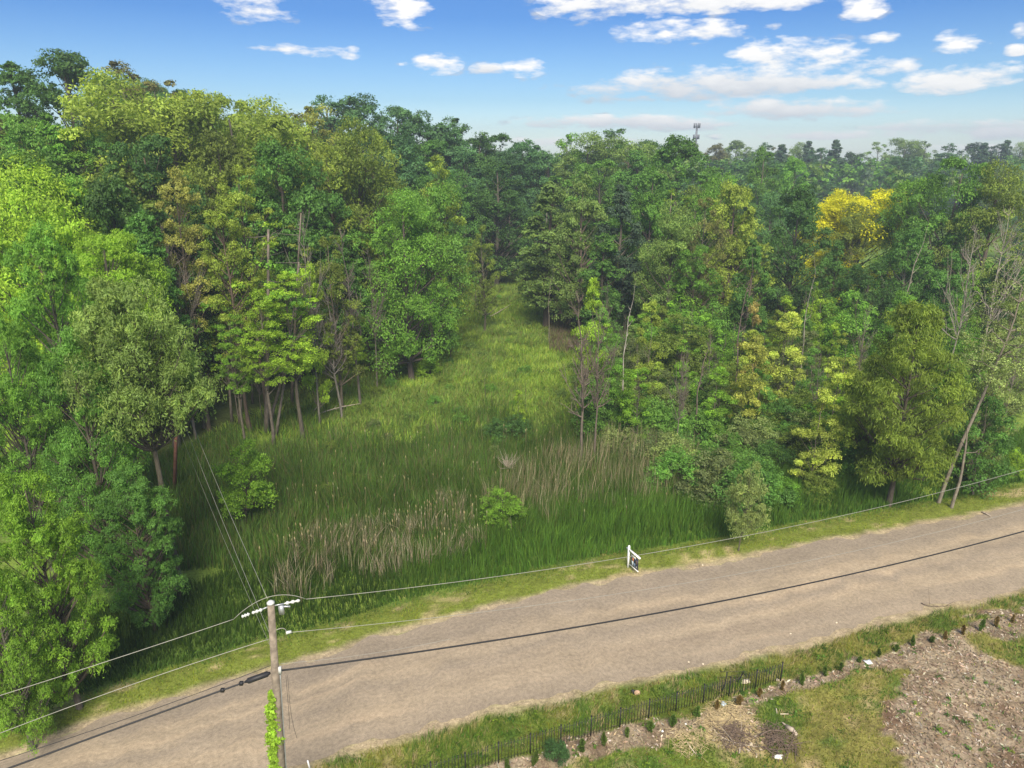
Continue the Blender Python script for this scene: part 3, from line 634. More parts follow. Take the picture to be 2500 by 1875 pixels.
# bare ones
put(1432,715,55.5,125,'dead1','','tall grey multi-branched dead tree beside the clearing','','dead_tree',bark=(.16,.13,.105))
put(1466,740,56.5,115,'dead0','','dead tree leaning close to the tall grey dead tree','','dead_tree',bark=(.15,.12,.10))
put(400,540,62,190,'dead2','','bare grey branches spreading over dark trees above the pale oak','','dead_tree',bark=(.20,.17,.15),minh=12)
put(735,520,66,120,'dead0','','bare grey stems right of the tall yellow-lime tree','','dead_tree',bark=(.22,.2,.17))
put(850,560,72,110,'dead1','','leafless brown stems in the tangle left of the clearing','','dead_tree',bark=(.15,.13,.11))
put(900,600,76,110,'dead2','','second leafless brown tree in the tangle left of the clearing','','dead_tree',bark=(.14,.12,.10))
put(810,700,68,100,'dead1','','low grey leafless tree at the wood edge above the fallen branch','','dead_tree',bark=(.2,.18,.16))
put(1535,680,66,50,'snag','','white dead stem rising from the left thicket','','dead_tree',bark=(.34,.31,.28))
put(1835,600,66,60,'snag','','tall brown leaning pole tree beside the golden sapling','','dead_tree',bark=(.13,.10,.085))
put(1720,800,60,60,'snag','','crooked brown stem in the middle of the thicket','','dead_tree',bark=(.14,.11,.09))
put(1995,620,76,45,'snag','','bare pole with a snapped top left of the willow','','dead_tree',bark=(.26,.24,.2))
put(2245,540,80,60,'snag','','pale bare trunk in front of the deep green tree at right','','dead_tree',bark=(.24,.21,.17),minh=13)
put(2390,545,72,120,'dead2','','forked pale dead tree behind the leaning trunk','','dead_tree',bark=(.30,.27,.23))
put(2470,500,70,180,'dead2','','large pale dead tree at the right frame edge','','dead_tree',bark=(.32,.28,.24),rz=2.0)
put(1185,892,73,14,'snag','','short dark dead stub standing in the clearing','','dead_tree',bark=(.09,.07,.06))
put(1285,905,69,12,'snag','','slimmer dark dead stub right of the other stub in the clearing','','dead_tree',bark=(.09,.07,.06))
put(1160,690,118,70,'dead2','','thin leaning bare tree at the far left of the clearing','','dead_tree',bark=(.12,.10,.08))
put(1345,640,96,30,'snag','','slender bare stem at the far right of the clearing','','dead_tree',bark=(.16,.14,.11))
# distant line
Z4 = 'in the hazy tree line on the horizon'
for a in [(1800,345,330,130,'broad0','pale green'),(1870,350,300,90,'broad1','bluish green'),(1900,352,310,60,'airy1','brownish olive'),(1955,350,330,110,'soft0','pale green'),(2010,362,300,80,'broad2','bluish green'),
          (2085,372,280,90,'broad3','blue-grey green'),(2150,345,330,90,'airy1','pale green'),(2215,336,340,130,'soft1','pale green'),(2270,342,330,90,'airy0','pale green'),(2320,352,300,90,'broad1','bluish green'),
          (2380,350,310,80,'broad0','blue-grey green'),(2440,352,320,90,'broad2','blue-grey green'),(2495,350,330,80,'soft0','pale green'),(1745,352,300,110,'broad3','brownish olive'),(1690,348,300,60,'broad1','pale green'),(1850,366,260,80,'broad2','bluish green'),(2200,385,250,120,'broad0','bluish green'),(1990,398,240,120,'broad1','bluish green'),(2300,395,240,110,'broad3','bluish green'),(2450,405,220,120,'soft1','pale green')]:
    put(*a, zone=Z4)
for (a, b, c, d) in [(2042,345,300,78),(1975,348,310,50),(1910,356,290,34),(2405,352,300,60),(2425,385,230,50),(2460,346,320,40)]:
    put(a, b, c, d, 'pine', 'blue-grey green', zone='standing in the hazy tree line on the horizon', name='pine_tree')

# ---- fill: trees behind and between, kept under the photograph's skyline
SKX = [-200,0,60,150,230,330,420,480,560,640,740,800,900,960,1020,1100,1200,1310,1400,1540,1680,1740,1900,2050,2200,2340,2500,2700]
SKY_ = [150,150,140,135,170,180,215,240,255,265,270,262,262,275,300,335,345,360,345,345,355,365,365,372,360,365,365,365]
def skyline(px, D):
    s = float(np.interp(px, SKX, SKY_))
    return s
def fill(x0, x1, y0, y1, sp, hs, kinds, cols, zonef, test, name='broadleaf_tree', cat='tree', wr=(.45, .62), sky=None, bark=None, group=None):
    y = y0
    while y < y1:
        x = x0+R.uniform(0, sp)
        while x < x1:
            X = x+R.uniform(-.4, .4)*sp; Y = y+R.uniform(-.4, .4)*sp
            if test(X, Y):
                H = R.uniform(*hs); g = float(hgt(X, Y)); px, py = project(X, Y, g+H)
                if sky:
                    lim = sky(float(px), Y)+R.uniform(8, 40)
                    if py < lim:
                        zz = aty(float(px), lim, Y)[2]; H = zz-g
                if H > hs[0]*.35:
                    nm = kinds[R.randrange(len(kinds))]; c = R.choice(cols)
                    putw(X, Y, H, H*R.uniform(*wr) if H > 4 else H*R.uniform(.9, 1.3), nm, c, zonef(float(px), Y), name, cat, bark, group)
            x += sp
        y += sp*.9
foot = lambda y: np.interp(y, FOOT_D, FOOT_X)
def in_frame(x, y, m=150): px, _ = project(x, y, 10.); return -m < px < 2500+m
def zleft(px, y):
    if px < 250: return 'on the wooded hillside at far left'
    if px < 480: return 'on the hillside behind the bare grey branches'
    if px < 720: return 'on the hillside behind the two yellowish trees'
    if px < 950: return 'on the slope left of the clearing'
    return 'at the dark back edge of the clearing'
fill(-110, 5, 64, 190, 8.5, (17, 24), ['broad0','broad1','broad2','broad3','soft0','tall1','broad0','broad2'], ['dark green','deep green','mid green','mid green','fresh green','olive green','pale green'], zleft,
     lambda x, y: x < foot(y)-4 and in_frame(x, y) and not (y < 78 and project(x, y, 15.)[0] > 330), sky=lambda px, y: skyline(px, y)+max(0, 112-y)*4.5)
def zright(px, y):
    if px < 1450: return 'in the wood right of the clearing'
    if px < 1720: return 'in the wood behind the dusky drooping tree'
    if px < 1950: return 'in the wood around the dark round tree'
    if px < 2200: return 'in the wood behind the olive willow'
    return 'in the wood at the right frame edge'
fill(8, 130, 116, 200, 10.5, (15, 21), ['broad0','broad1','broad2','broad3','tall0','soft0'], ['dark green','deep green','bluish green','mid green','olive green','fresh green','pale green','yellow-green','mid green'], zright,
     lambda x, y: x > 9+(y-92)*.03 and in_frame(x, y), sky=lambda px, y: max(skyline(px, y), float(np.interp(px, [1300,1500,1700,1900,2000,2200,2350,2500], [400,370,400,440,500,470,420,430]))))
fill(-18, 40, 182, 215, 11, (19, 25), ['broad0','broad1','broad2','tall0'], ['dark green','bluish green'], lambda px, y: 'closing the far end of the clearing', lambda x, y: in_frame(x, y), sky=skyline)
def zth(px, y):
    if px < 1550: return 'at the left end of the thicket'
    if px < 1750: return 'in the thicket above the tan reeds'
    if px < 1950: return 'in the thicket behind the lone verge tree'
    if px < 2150: return 'in the thicket left of the olive willow'
    return 'in the thicket behind the leaning trunks'
fill(7, 75, 62, 94, 4.6, (5, 9.5), ['sapling0','sapling1','sapling2','sapling3','bushy0','bushy1'], ['fresh green','bright green','lime green','mid green','yellow-green','olive green','fresh green','grey-green','pale green'], zth,
     lambda x, y: x > 7.5 and y-yfar(x) > 15 and in_frame(x, y), 'young_tree', 'tree', (.38, .6), bark=(.12, .10, .08))
fill(8, 60, 56, 90, 7.0, (6.5, 11), ['dead0','dead1','dead2'], [''], zth, lambda x, y: x > 9 and y-yfar(x) > 12 and in_frame(x, y), 'dead_tree', 'tree', (.16, .26), bark=(.17, .145, .12))
fill(-30, -12, 64, 110, 6.0, (7, 13), ['dead0','dead1','dead2'], [''], lambda px, y: 'in the tangle along the left wood edge', lambda x, y: -4 < x-foot(y)+2 < 5 and in_frame(x, y), 'dead_tree', 'tree', (.16, .26), bark=(.17, .145, .12))
fill(7, 75, 45, 92, 3.3, (2.4, 4.6), ['shrub0','shrub1','shrub2','shrub3'], ['mid green','grey-green','olive green','fresh green','mid green','silver-green','deep green'], zth,
     lambda x, y: x > 9+max(0, (60-y)*.4) and y-yfar(x) > 5.8 and in_frame(x, y), 'shrub', 'shrub', (.9, 1.2))
fill(-40, -10, 60, 130, 7, (4, 8), ['sapling0','sapling1','sapling3','bushy1'], ['fresh green','bright green','mid green','lime green'], lambda px, y: 'under the trees along the left wood edge',
     lambda x, y: -9 < x-foot(y)+4 < 7 and in_frame(x, y) and y > 74, 'young_tree', 'tree', (.5, .8))
fill(-60, -20, 36, 62, 5, (1.6, 3), ['shrub0','shrub1','shrub2','shrub3'], ['mid green','deep green','olive green'], lambda px, y: 'in the shade below the pale oak',
     lambda x, y: x < foot(y)-3 and y-yfar(x) > 6 and in_frame(x, y, 60) and project(x, y, 0.)[0] < 400, 'shrub', 'shrub', (.9, 1.2))
fill(-18, 6, 60, 150, 5.6, (.7, 1.4), ['shrub0','shrub2','shrub3'], ['olive green','pale green','mid green','fresh green'], lambda px, y: 'growing low in the clearing',
     lambda x, y: x > foot(y)+3 and in_frame(x, y), 'shrub', 'shrub', (1.1, 1.5))
fill(-17, 4, 48, 66, 4.6, (.7, 1.5), ['shrub0','shrub1','shrub3'], ['olive green','grey-green','pale green'], lambda px, y: 'growing low in the cattail marsh',
     lambda x, y: y-yfar(x) > 14, 'shrub', 'shrub', (1.1, 1.5))
# trunks at the wood edge (bare lower stems of tall trees): (px base, py base, top py, width)
for k, (bx, by, tx, ty, w, lab) in enumerate([(500,1045,470,700,.42,'grey trunk nearest the pale oak'),(567,1040,540,640,.26,'slim grey trunk second from the pale oak'),(585,1045,590,600,.34,'darker trunk close behind the slim grey trunk'),
      (650,1055,655,560,.46,'stout straight grey trunk in the middle of the row'),(712,985,735,520,.30,'tall pale trunk just right of the stout trunk'),(672,1070,730,640,.26,'slanting grey trunk at the front of the row'),(655,1045,740,760,.34,'dark trunk leaning right behind the slanting one'),
      (622,925,612,640,.2,'thin pale pole trunk behind the row'),(616,985,604,650,.2,'thin trunk between the slim and stout trunks'),(825,905,815,600,.28,'upright trunk at the tangle left of the clearing'),(955,700,965,500,.3,'dark upright trunk under the fresh green tree'),(970,720,1010,560,.34,'dark leaning trunk under the fresh green tree'),
      (1610,790,1640,470,.3,'long straight grey trunk in the right wood'),(1632,800,1655,560,.26,'second long grey trunk in the right wood'),(1330,760,1335,520,.3,'grey trunk of the pale narrow tree at the clearing')]):
    B = atg(bx, by); T = aty(tx, ty, B[1]+.5); mid = (B+T)/2+np.array((R.uniform(-.3, .3), 0, 0)); root = empty('bare_trunk_tree', B)
    tag(root, lab, 'tree', 'tall stems along the wood edge')
    mb = MB(); P = bez(B, mid, T, 8)-B; P[0][2] -= .3; mb.tube(P, np.linspace(w*.5, w*.22, 8)*np.array([1.3, 1.05, 1, 1, 1, 1, 1, 1]), 8); o = mb.build('trunk', BARK, root); o.color = (*(jit((.17, .145, .12), .15)), 1)
    br = MB(); L_ = np.linalg.norm(P[-1]); 
    for q in range(16):
        t = R.uniform(.35, 1); s = np.array([np.interp(t, np.linspace(0, 1, 8), P[:, i]) for i in range(3)]); a = R.uniform(0, 6.28); l = R.uniform(.8, 2.6)
        e = s+np.array((math.cos(a)*l, math.sin(a)*l, l*R.uniform(-.1, .7))); br.tube([s, (s+e)/2+rng.normal(size=3)*.12, e], [.045, .03, .01], 4, False)
        f = (s+e)/2+rng.normal(size=3)*.5; br.tube([(s+e)/2, f], [.02, .006], 3, False)
    o = br.build('branches', BARK, root); o.color = (.15, .13, .11, 1)
    nl = 14; C = np.array([[np.interp(t, np.linspace(0, 1, 8), P[:, i]) for i in range(3)] for t in rng.uniform(.45, 1, nl)])+rng.normal(size=(nl, 3))*np.array((1.3, 1.3, .5))
    o = link('crown', leaves_mesh('crown', C, rng.uniform(.5, 1.0, nl), 8, 12, .24, .14, squash=.35, tv=.18), root, jit(COLS[('lime green', 'yellow-green', 'fresh green')[k % 3]]))

# ---- drop what nothing shows: coverage test from the photograph's camera, nearest first
def emit_trees():
    G = np.zeros((190, 250), np.float32)     # 10 px cells
    keep = []
    for T in sorted(TREES, key=lambda t: t['y']):
        pb = project(T['x'], T['y'], T['z']); y0, y1 = T['yt'], float(pb[1]); cb = y0+(y1-y0)*.85
        hw = T['wpx']/2; cx = T['px']; cy = (y0+cb)/2; hh = max(4, (cb-y0)/2)
        xs = np.arange(max(0, int((cx-hw)/10)), min(250, int((cx+hw)/10)+1)); ys = np.arange(max(0, int(y0/10)), min(190, int(cb/10)+1))
        if len(xs) == 0 or len(ys) == 0: continue
        XX, YY = np.meshgrid(xs, ys); m = ((XX*10+5-cx)/hw)**2+((YY*10+5-cy)/hh)**2 < 1
        if m.sum() == 0: m[:] = True
        sub = G[YY, XX]; vis = (sub[m] < .9).sum()
        if not T['hand'] and vis < max(2, .06*m.sum()): continue
        op = .45 if T['kind'][:4] in ('dead', 'snag') else (.7 if T['kind'][:4] in ('airy', 'sapl') else 1.0)
        if T['kind'][:4] not in ('dead', 'snag'):
            mi = ((XX*10+5-cx)/(hw*.8))**2+((YY*10+5-cy)/(hh*.85))**2 < 1; sub[mi] = np.minimum(1, sub[mi]+op); G[YY, XX] = sub
        keep.append(T)
    # labels
    form = {'broa': 'broad crowned tree', 'tall': 'narrow crowned tree', 'airy': 'open crowned tree', 'soft': 'rounded tree', 'pine': 'pine', 'sapl': 'slender young tree', 'bush': 'bushy young tree', 'shru': 'shrub', 'oakh': 'broad crowned tree', 'oak0': 'broad crowned tree', 'oak1': 'broad crowned tree', 'will': 'drooping tree', 'dead': 'dead tree', 'snag': 'dead stem'}
    groups = {}
    for T in keep:
        if not T['label']:
            T['_k'] = (T['c'] or 'leafless grey', form[T['kind'][:4]], T['zone'] or 'in the wood'); groups.setdefault(T['_k'], []).append(T)
    ordn = ['leftmost', 'second', 'third', 'fourth', 'fifth', 'sixth', 'seventh', 'eighth', 'ninth', 'tenth', 'eleventh', 'twelfth', 'thirteenth', 'fourteenth', 'fifteenth']
    for k, ts in groups.items():
        ts.sort(key=lambda t: t['px'])
        for i, T in enumerate(ts):
            if len(ts) == 1: T['label'] = 'only %s %s %s' % k if False else '%s %s %s' % k
            elif i == 0: T['label'] = 'leftmost %s %s %s' % k
            elif i == len(ts)-1: T['label'] = 'rightmost %s %s %s' % k
            else: T['label'] = '%s from left, %s %s %s' % ((ordn[min(i, 14)],)+k)
            T['group'] = T['group'] or ('%ss %s' % (T['name'].replace('_', ' '), k[2]))
    sizes = {'crown': 1}
    for T in keep:
        ta, tb, H, Rr = PROTO[T['kind']]; dead = T['kind'][:4] in ('dead', 'snag')
        root = empty(T['name'], (T['x'], T['y'], T['z']-.15), T['rz'] if T['rz'] is not None else R.uniform(0, 6.28))
        sw = T['W']/(2*Rr*1.24); sw = max(sw, T['H']/H*(.4 if T['kind'][:4] in ('dead', 'snag', 'sapl') else (.62 if T['kind'][:4] in ('airy', 'will') and not T['zone'] else (.45 if T['hand'] and T['y'] < 50 else (.68 if T['label'] and T['hand'] and not T['zone'] else .98))))); root.scale = (sw, sw*T['depth'], T['H']/H)
        tag(root, T['label'], T['cat'], T['group'])
        bc = T['bark'] or jit((.115, .095, .075), .2)
        a = link(ta.name.split('.')[0], ta, root, bc)
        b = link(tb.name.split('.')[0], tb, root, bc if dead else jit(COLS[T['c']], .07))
    return keep
KEPT = emit_trees()
print('trees', len(KEPT), {n: sum(1 for t in KEPT if t['name'] == n) for n in set(t['name'] for t in KEPT)})

# distant woods: one far mass that reads as a band
def far_woods():
    C = []; PR = []
    for _ in range(900):
        y = R.uniform(215, 620); x = R.uniform(-.85, .85)*y
        if y < 260 and x < 40: continue
        px, _p = project(x, y, 20.)
        g = float(hgt(x, y)); top = aty(float(px), max(float(np.interp(px, SKX, SKY_))+R.uniform(6, 40), 372-R.uniform(0, 8)), y)[2]
        h = min(top-g, 20); 
        if h < 6: h = R.uniform(9, 13)
        r = R.uniform(3.5, 6)
        for k in range(3): C.append((x+R.uniform(-3, 3), y+R.uniform(-3, 3), g+h-r*.7-k*3.2)); PR.append(r*R.uniform(.7, 1))
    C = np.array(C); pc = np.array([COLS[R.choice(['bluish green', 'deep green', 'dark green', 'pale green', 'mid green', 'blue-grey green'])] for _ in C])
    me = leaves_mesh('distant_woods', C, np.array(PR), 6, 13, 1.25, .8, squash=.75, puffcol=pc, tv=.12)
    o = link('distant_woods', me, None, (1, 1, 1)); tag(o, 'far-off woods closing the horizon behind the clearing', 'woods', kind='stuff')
far_woods()

# ------------------------------------------------------------------ grasses and reeds
def blades(name, X, Y, h, w, col, lean=.25, label='', cat='grass', bend=None, z0=0.0, single=False):
    n = len(X); Z = hgt(X, Y)+z0; a = rng.random(n)*2*math.pi; b = fbm(X/2.3, Y/2.3, 211)*12+rng.normal(0, .9, n)
    l = np.abs(rng.normal(0, lean, n))*h; wv = np.stack([np.cos(a), np.sin(a), 0*a], -1)*(w/2)[:, None]
    B = np.stack([X, Y, Z-.03], -1); tip = B+np.stack([np.cos(b)*l, np.sin(b)*l, h], -1); mid = B+np.stack([np.cos(b)*l*.3, np.sin(b)*l*.3, h*.55], -1)
    if single:
        o = link(name, mesh_np(name, np.stack([B-wv*1.4, B+wv*1.4, tip], 1).reshape(-1, 3), np.arange(n*3).reshape(-1, 3), BLADE, col=np.repeat(col, 3, 0))); tag(o, label, cat, kind='stuff'); return o
    V = np.stack([B-wv, B+wv, mid+wv*.8, tip, mid-wv*.8], 1).reshape(-1, 3); i = np.arange(n)[:, None]*5
    F = np.hstack([i, i+1, i+2, i+4]); T = np.hstack([i+4, i+2, i+3])
    c = np.repeat(col, 5, 0)
    o = link(name, mesh_np(name, V, [F, T], BLADE, col=c)); tag(o, label, cat, kind='stuff'); return o
def pts(n, x0, x1, y0, y1, test):
    X = rng.uniform(x0, x1, n); Y = rng.uniform(y0, y1, n); Z = hgt(X, Y); px, py = project(X, Y, Z)
    k = test(X, Y, px, py); return X[k], Y[k], px[k], py[k]
def cmix(n, cols, p=None, s=.16):
    c = np.array(cols)[rng.choice(len(cols), n, p=p)]; return np.clip(c*rng.normal(1, s, (n, 1))*rng.normal(1, .05, (n, 3)), .005, 1)
# verge turf
X, Y, px, py = pts(260000, -32, 62, 15, 62, lambda x, y, px, py: (y-yfar(x) > .25+.5*fbm(x/1.3, y/1.3, 5)) & (y-yfar(x) < 4.6) & (rng.random(len(x)) < .9) & (px > -60) & (px < 2560))
d = np.clip((Y-yfar(X))/4.2, 0, 1.2); nn = fbm(X/1.5, Y/1.5, 61)*.6+fbm(X/.5, Y/.5, 62)*.4; c = cmix(len(X), [(.20, .27, .02), (.25, .27, .026), (.14, .22, .02)]); straw = cmix(len(X), [(.36, .30, .12), (.29, .26, .09)])
k = (nn > .63)[:, None]; c = np.where(k, straw, c); dk = cmix(len(X), [(.08, .17, .022), (.10, .19, .03)]); c = np.where((d > .55+.5*(rng.random(len(X))-.5))[:, None] & ~k, dk, c)
blades('verge_grass', X, Y, (.10+.32*np.clip(d-.35, 0, 1)+.08*rng.random(len(X)))*np.where(nn > .56, .5, 1), .022+.02*rng.random(len(X)), c, .6, 'yellow-green mown grass with straw along the far road edge')
# reeds band next to verge
X, Y, px, py = pts(300000, -30, 60, 22, 66, lambda x, y, px, py: (y-yfar(x) > 3.0+.8*fbm(x/2, y/2, 6)) & (y-yfar(x) < 9.5+5*fbm(x/5, y*0, 7)) & (px > -60) & (px < 2560))
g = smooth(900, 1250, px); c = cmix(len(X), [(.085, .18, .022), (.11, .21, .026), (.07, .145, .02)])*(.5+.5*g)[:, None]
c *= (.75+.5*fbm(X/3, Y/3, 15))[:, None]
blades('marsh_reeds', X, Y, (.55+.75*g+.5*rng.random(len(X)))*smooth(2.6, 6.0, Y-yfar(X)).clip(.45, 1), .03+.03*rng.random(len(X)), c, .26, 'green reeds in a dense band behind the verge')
# cattail marsh
X, Y, px, py = pts(125000, -34, 16, 40, 74, lambda x, y, px, py: (y-yfar(x) > 8) & (px > 360) & (px < 1750) & (rng.random(len(x)) < smooth(1000, 1150, py+180*(fbm(px/110, py/60, 8)-.5))) & (x > foot(y)-4))
n1 = fbm(X/3.5, Y/3.5, 71); c = cmix(len(X), [(.065, .135, .02), (.085, .165, .024), (.10, .14, .03)])*(.7+.7*n1)[:, None]; tan = cmix(len(X), [(.20, .17, .085), (.13, .13, .06)]); c = np.where((rng.random(len(X)) < .07+.12*(n1 > .6))[:, None], tan, c)
blades('marsh_sedge', X, Y, .9+.7*rng.random(len(X)), .035+.03*rng.random(len(X)), c, .26, 'dark green cattail leaves filling the marsh')
# meadow of the clearing
X, Y, px, py = pts(190000, -30, 14, 53, 185, lambda x, y, px, py: (x > foot(y)-5) & (x < 9.5) & (py < 1160) & (py > 600) & (rng.random(len(x)) < smooth(1170, 1000, py)) & (rng.random(len(x)) < np.clip(1.5-(y-60)/140, .35, 1)))
n1 = fbm(X/4, Y/4, 81); n2 = fbm(X/1.4, Y/1.4, 82); c = np.where((n1+.25*(n2-.5) > .5)[:, None], cmix(len(X), [(.20, .32, .040), (.27, .35, .06)]), cmix(len(X), [(.14, .24, .035), (.19, .23, .055)]))*(.8+.4*n2)[:, None]
blades('meadow_grass', X, Y, .25+.35*rng.random(len(X))+.35*n2, (.05+.05*rng.random(len(X)))*np.clip(Y/75, 1, 2), c, .6, 'light green meadow grass of the clearing', single=True)
X, Y, px, py = pts(16000, 2, 11, 75, 130, lambda x, y, px, py: (px > 1340) & (px < 1440) & (py < 860) & (py > 730))
blades('dry_brush', X, Y, .5+.8*rng.random(len(X)), .05+.03*rng.random(len(X)), cmix(len(X), [(.17, .12, .09), (.13, .12, .06)]), .3, 'brownish dry brush at the right side of the clearing')
# pale dead cattail stalks and phragmites
P_TAN1 = [(650,1440),(690,1370),(760,1330),(900,1300),(1030,1270),(1100,1240),(1240,1300),(1200,1350),(1060,1390),(930,1400),(800,1440),(720,1470)]
X, Y, px, py = pts(60000, -20, 5, 36, 56, lambda x, y, px, py: inpoly(px+140*(fbm(x/1.5, y/1.5, 91)-.5), py+110*(fbm(x/1.5, y/1.5, 92)-.5), P_TAN1) & (rng.random(len(x)) < np.clip((fbm(x/1.2, y/1.2, 191)-.36)*1.8, .03, .5)))
blades('dead_cattail_stalks', X, Y, 1.2+.75*rng.random(len(X)), .028+.016*rng.random(len(X)), cmix(len(X), [(.32, .28, .19), (.24, .21, .13), (.36, .30, .22), (.09, .14, .03)]), .3, 'pale dead cattail stalks in a patch near the verge')
P_TAN2 = [(1210,1290),(1230,1200),(1330,1150),(1440,1110),(1600,1090),(1720,1110),(1740,1170),(1650,1230),(1480,1250),(1350,1290)]
X, Y, px, py = pts(50000, -3, 16, 42, 62, lambda x, y, px, py: inpoly(px+150*(fbm(x/1.5, y/1.5, 93)-.5), py+100*(fbm(x/1.5, y/1.5, 94)-.5), P_TAN2) & (rng.random(len(x)) < np.clip((fbm(x/1.2, y/1.2, 193)-.32)*1.0, .04, .3)))
blades('dead_reeds', X, Y, 1.9+1.2*rng.random(len(X)), .03+.018*rng.random(len(X)), cmix(len(X), [(.30, .255, .15), (.20, .19, .10), (.34, .29, .19), (.09, .15, .03), (.11, .16, .04)]), .22, 'tall tan dead reeds right of the bright bush')
X, Y, px, py = pts(9000, -18, 22, 40, 66, lambda x, y, px, py: (y-yfar(x) > 7) & (px > 430) & (px < 1750) & (py > 1080) & ((rng.random(len(x)) < .03) | (inpoly(px, py, P_TAN1) & (rng.random(len(x)) < .2))))
n = len(X); H_ = 1.5+.7*rng.random(n); Z = hgt(X, Y); c = cmix(n, [(.38, .30, .17), (.32, .27, .16), (.42, .36, .23)])
B = np.stack([X, Y, Z+H_], -1); V = np.stack([B-np.array((.022, 0, .10)), B+np.array((.028, 0, -.08)), B+np.array((.0, .015, .11)), B+np.array((-.028, .0, .03))], 1)+0
S = np.stack([np.stack([X-.008, Y, Z], -1), np.stack([X+.008, Y, Z], -1), np.stack([X+.008, Y, Z+H_], -1), np.stack([X-.008, Y, Z+H_], -1)], 1)
VV = np.concatenate([V.reshape(-1, 3), S.reshape(-1, 3)]); cc_ = np.concatenate([np.repeat(c, 4, 0), np.repeat(c*.6, 4, 0)])
sel = n
o = link('cattail_heads', mesh_np('cattail_heads', VV, np.arange(len(VV)).reshape(-1, 4), BLADE, col=cc_)); tag(o, 'fluffy tan seed heads scattered over the cattail marsh', 'cattails', kind='stuff')
# lot grass, chips, straw
def chipmask(x, y, px, py):
    n3 = fbm(x/.6, y/.6, 41, 3); n1 = fbm(x/1.6, y/1.6, 21)
    return inpoly(px+(n3-.5)*90+(n1-.5)*150, py+(n3-.5)*50+(n1-.5)*50, P_CHIPS) | inpoly(px+(n3-.5)*60, py+(n1-.5)*60+(n3-.5)*20, P_CHIP2)
X, Y, px, py = pts(330000, -14, 60, 15, 52, lambda x, y, px, py: (ynear(x)-y > .25+.7*fbm(x/1.2, y*0, 17)) & (px > -60) & (px < 2560) & (py < 1980) & ~(chipmask(x, y, px, py) & (rng.random(len(x)) < .95)) & ~(inpoly(px, py, P_BRASH) & (rng.random(len(x)) < .7)))
n1 = fbm(X/1.8, Y/1.8, 101); n2 = fbm(X/.55, Y/.55, 102)
c = np.where((n1 > .5)[:, None], cmix(len(X), [(.115, .19, .022), (.08, .15, .02)]), cmix(len(X), [(.19, .21, .022), (.14, .185, .022), (.22, .20, .045)]))
n4 = fbm(X/2.6+7, Y/2.6, 131); c = np.where(((n2 > .66) | ((n4 > .57) & (rng.random(len(X)) < .6) & (ynear(X)-Y > 2.2)) | (rng.random(len(X)) < .06))[:, None], cmix(len(X), [(.36, .29, .14), (.30, .25, .12)]), c)
nearroad = smooth(3.6, 1.2, ynear(X)-Y)
blades('lot_grass', X, Y, (.09+.10*rng.random(len(X))+.16*np.clip(n1-.42, 0, 1)*2)*(1+.6*nearroad), .02+.018*rng.random(len(X)), c, .7, 'patchy green and straw grass on the near side of the road')
X, Y, px, py = pts(150000, -6, 60, 15, 50, lambda x, y, px, py: (ynear(x)-y > 1.2) & (px > -60) & (px < 2560) & (py < 1980) & (chipmask(x, y, px, py) | inpoly(px, py, P_BRASH)))
n = len(X); a = rng.random(n)*2*math.pi; L_ = .05+.09*rng.random(n); W_ = .012+.03*rng.random(n); ax = np.stack([np.cos(a), np.sin(a), rng.normal(0, .25, n)], -1)*L_[:, None]; bx = np.stack([-np.sin(a), np.cos(a), rng.normal(0, .6, n)], -1)*W_[:, None]
Pp = np.stack([X, Y, hgt(X, Y)+.015+.035*rng.random(n)], -1); V = np.stack([Pp-ax, Pp+bx, Pp+ax, Pp-bx], 1).reshape(-1, 3)
CHIP = leafy('wood_chip', .0, False, .9, .1)
pk = fbm(X/1.1, Y/1.1, 121); c = cmix(n, [(.36, .28, .20), (.28, .21, .15), (.50, .43, .35), (.18, .125, .085), (.38, .28, .18)], s=.2)*(.35+1.0*pk)[:, None]
o = link('wood_chips', mesh_np('wood_chips', V, np.arange(n*4).reshape(-1, 4), CHIP, col=np.repeat(c, 4, 0))); tag(o, 'pinkish brown wood chips strewn over the lot', 'wood chips', kind='stuff')
# weeds: leafy clumps in the lot, kept low
C = []; PR = []
X, Y, px, py = pts(2600, -10, 50, 15, 48, lambda x, y, px, py: (ynear(x)-y > .8) & (px > 600) & (px < 2560) & (py < 1980) & (fbm(x/1.8, y/1.8, 101) > .52))
me = leaves_mesh('weeds', np.stack([X, Y, hgt(X, Y)+.05], -1), rng.uniform(.10, .26, len(X)), 7, 6, .075, .045, squash=.6, tv=.2, puffcol=cmix(len(X), [(.12, .23, .03), (.08, .18, .03), (.18, .25, .03)]))
o = link('weeds', me, None, (1, 1, 1)); tag(o, 'small leafy weeds in the lot grass', 'weeds', kind='stuff')

# ------------------------------------------------------------------ utility pole
WOOD = simple('weathered_pole_wood', (.20, .165, .13), .9, var=.35, scale=5, bump=.5)
PORC = simple('white_porcelain', (.52, .53, .53), .35, var=.04); STEEL = simple('galvanised_steel', (.45, .47, .50), .45, .6, var=.15, scale=20)
BLACK = simple('black_rubber', (.02, .02, .024), .5, var=.2); WIRE = simple('weathered_aluminium_wire', (.30, .29, .26), .5, .2, var=.1, scale=2); WHITE = simple('white_vinyl', (.80, .80, .80), .4, var=.04)
DARKM = simple('black_painted_metal', (.03, .03, .033), .5, .3, var=.3, scale=15); RED = simple('creosoted_red_wood', (.14, .065, .045), .9, var=.3, scale=4)
PD = 20.66
PT = aty(661, 1474, PD); PB = aty(687, 1867, PD); dirp = (PB-PT)/(PT[2]-PB[2]); BASE = PT+dirp*(PT[2]+.4)
def pz(z): return PT+dirp*(PT[2]-z)
root = empty('utility_pole', (BASE[0], BASE[1], 0)); tag(root, 'near weathered wooden utility pole with white insulators, wrapped in green vine', 'utility pole')
O = np.array((BASE[0], BASE[1], 0.))
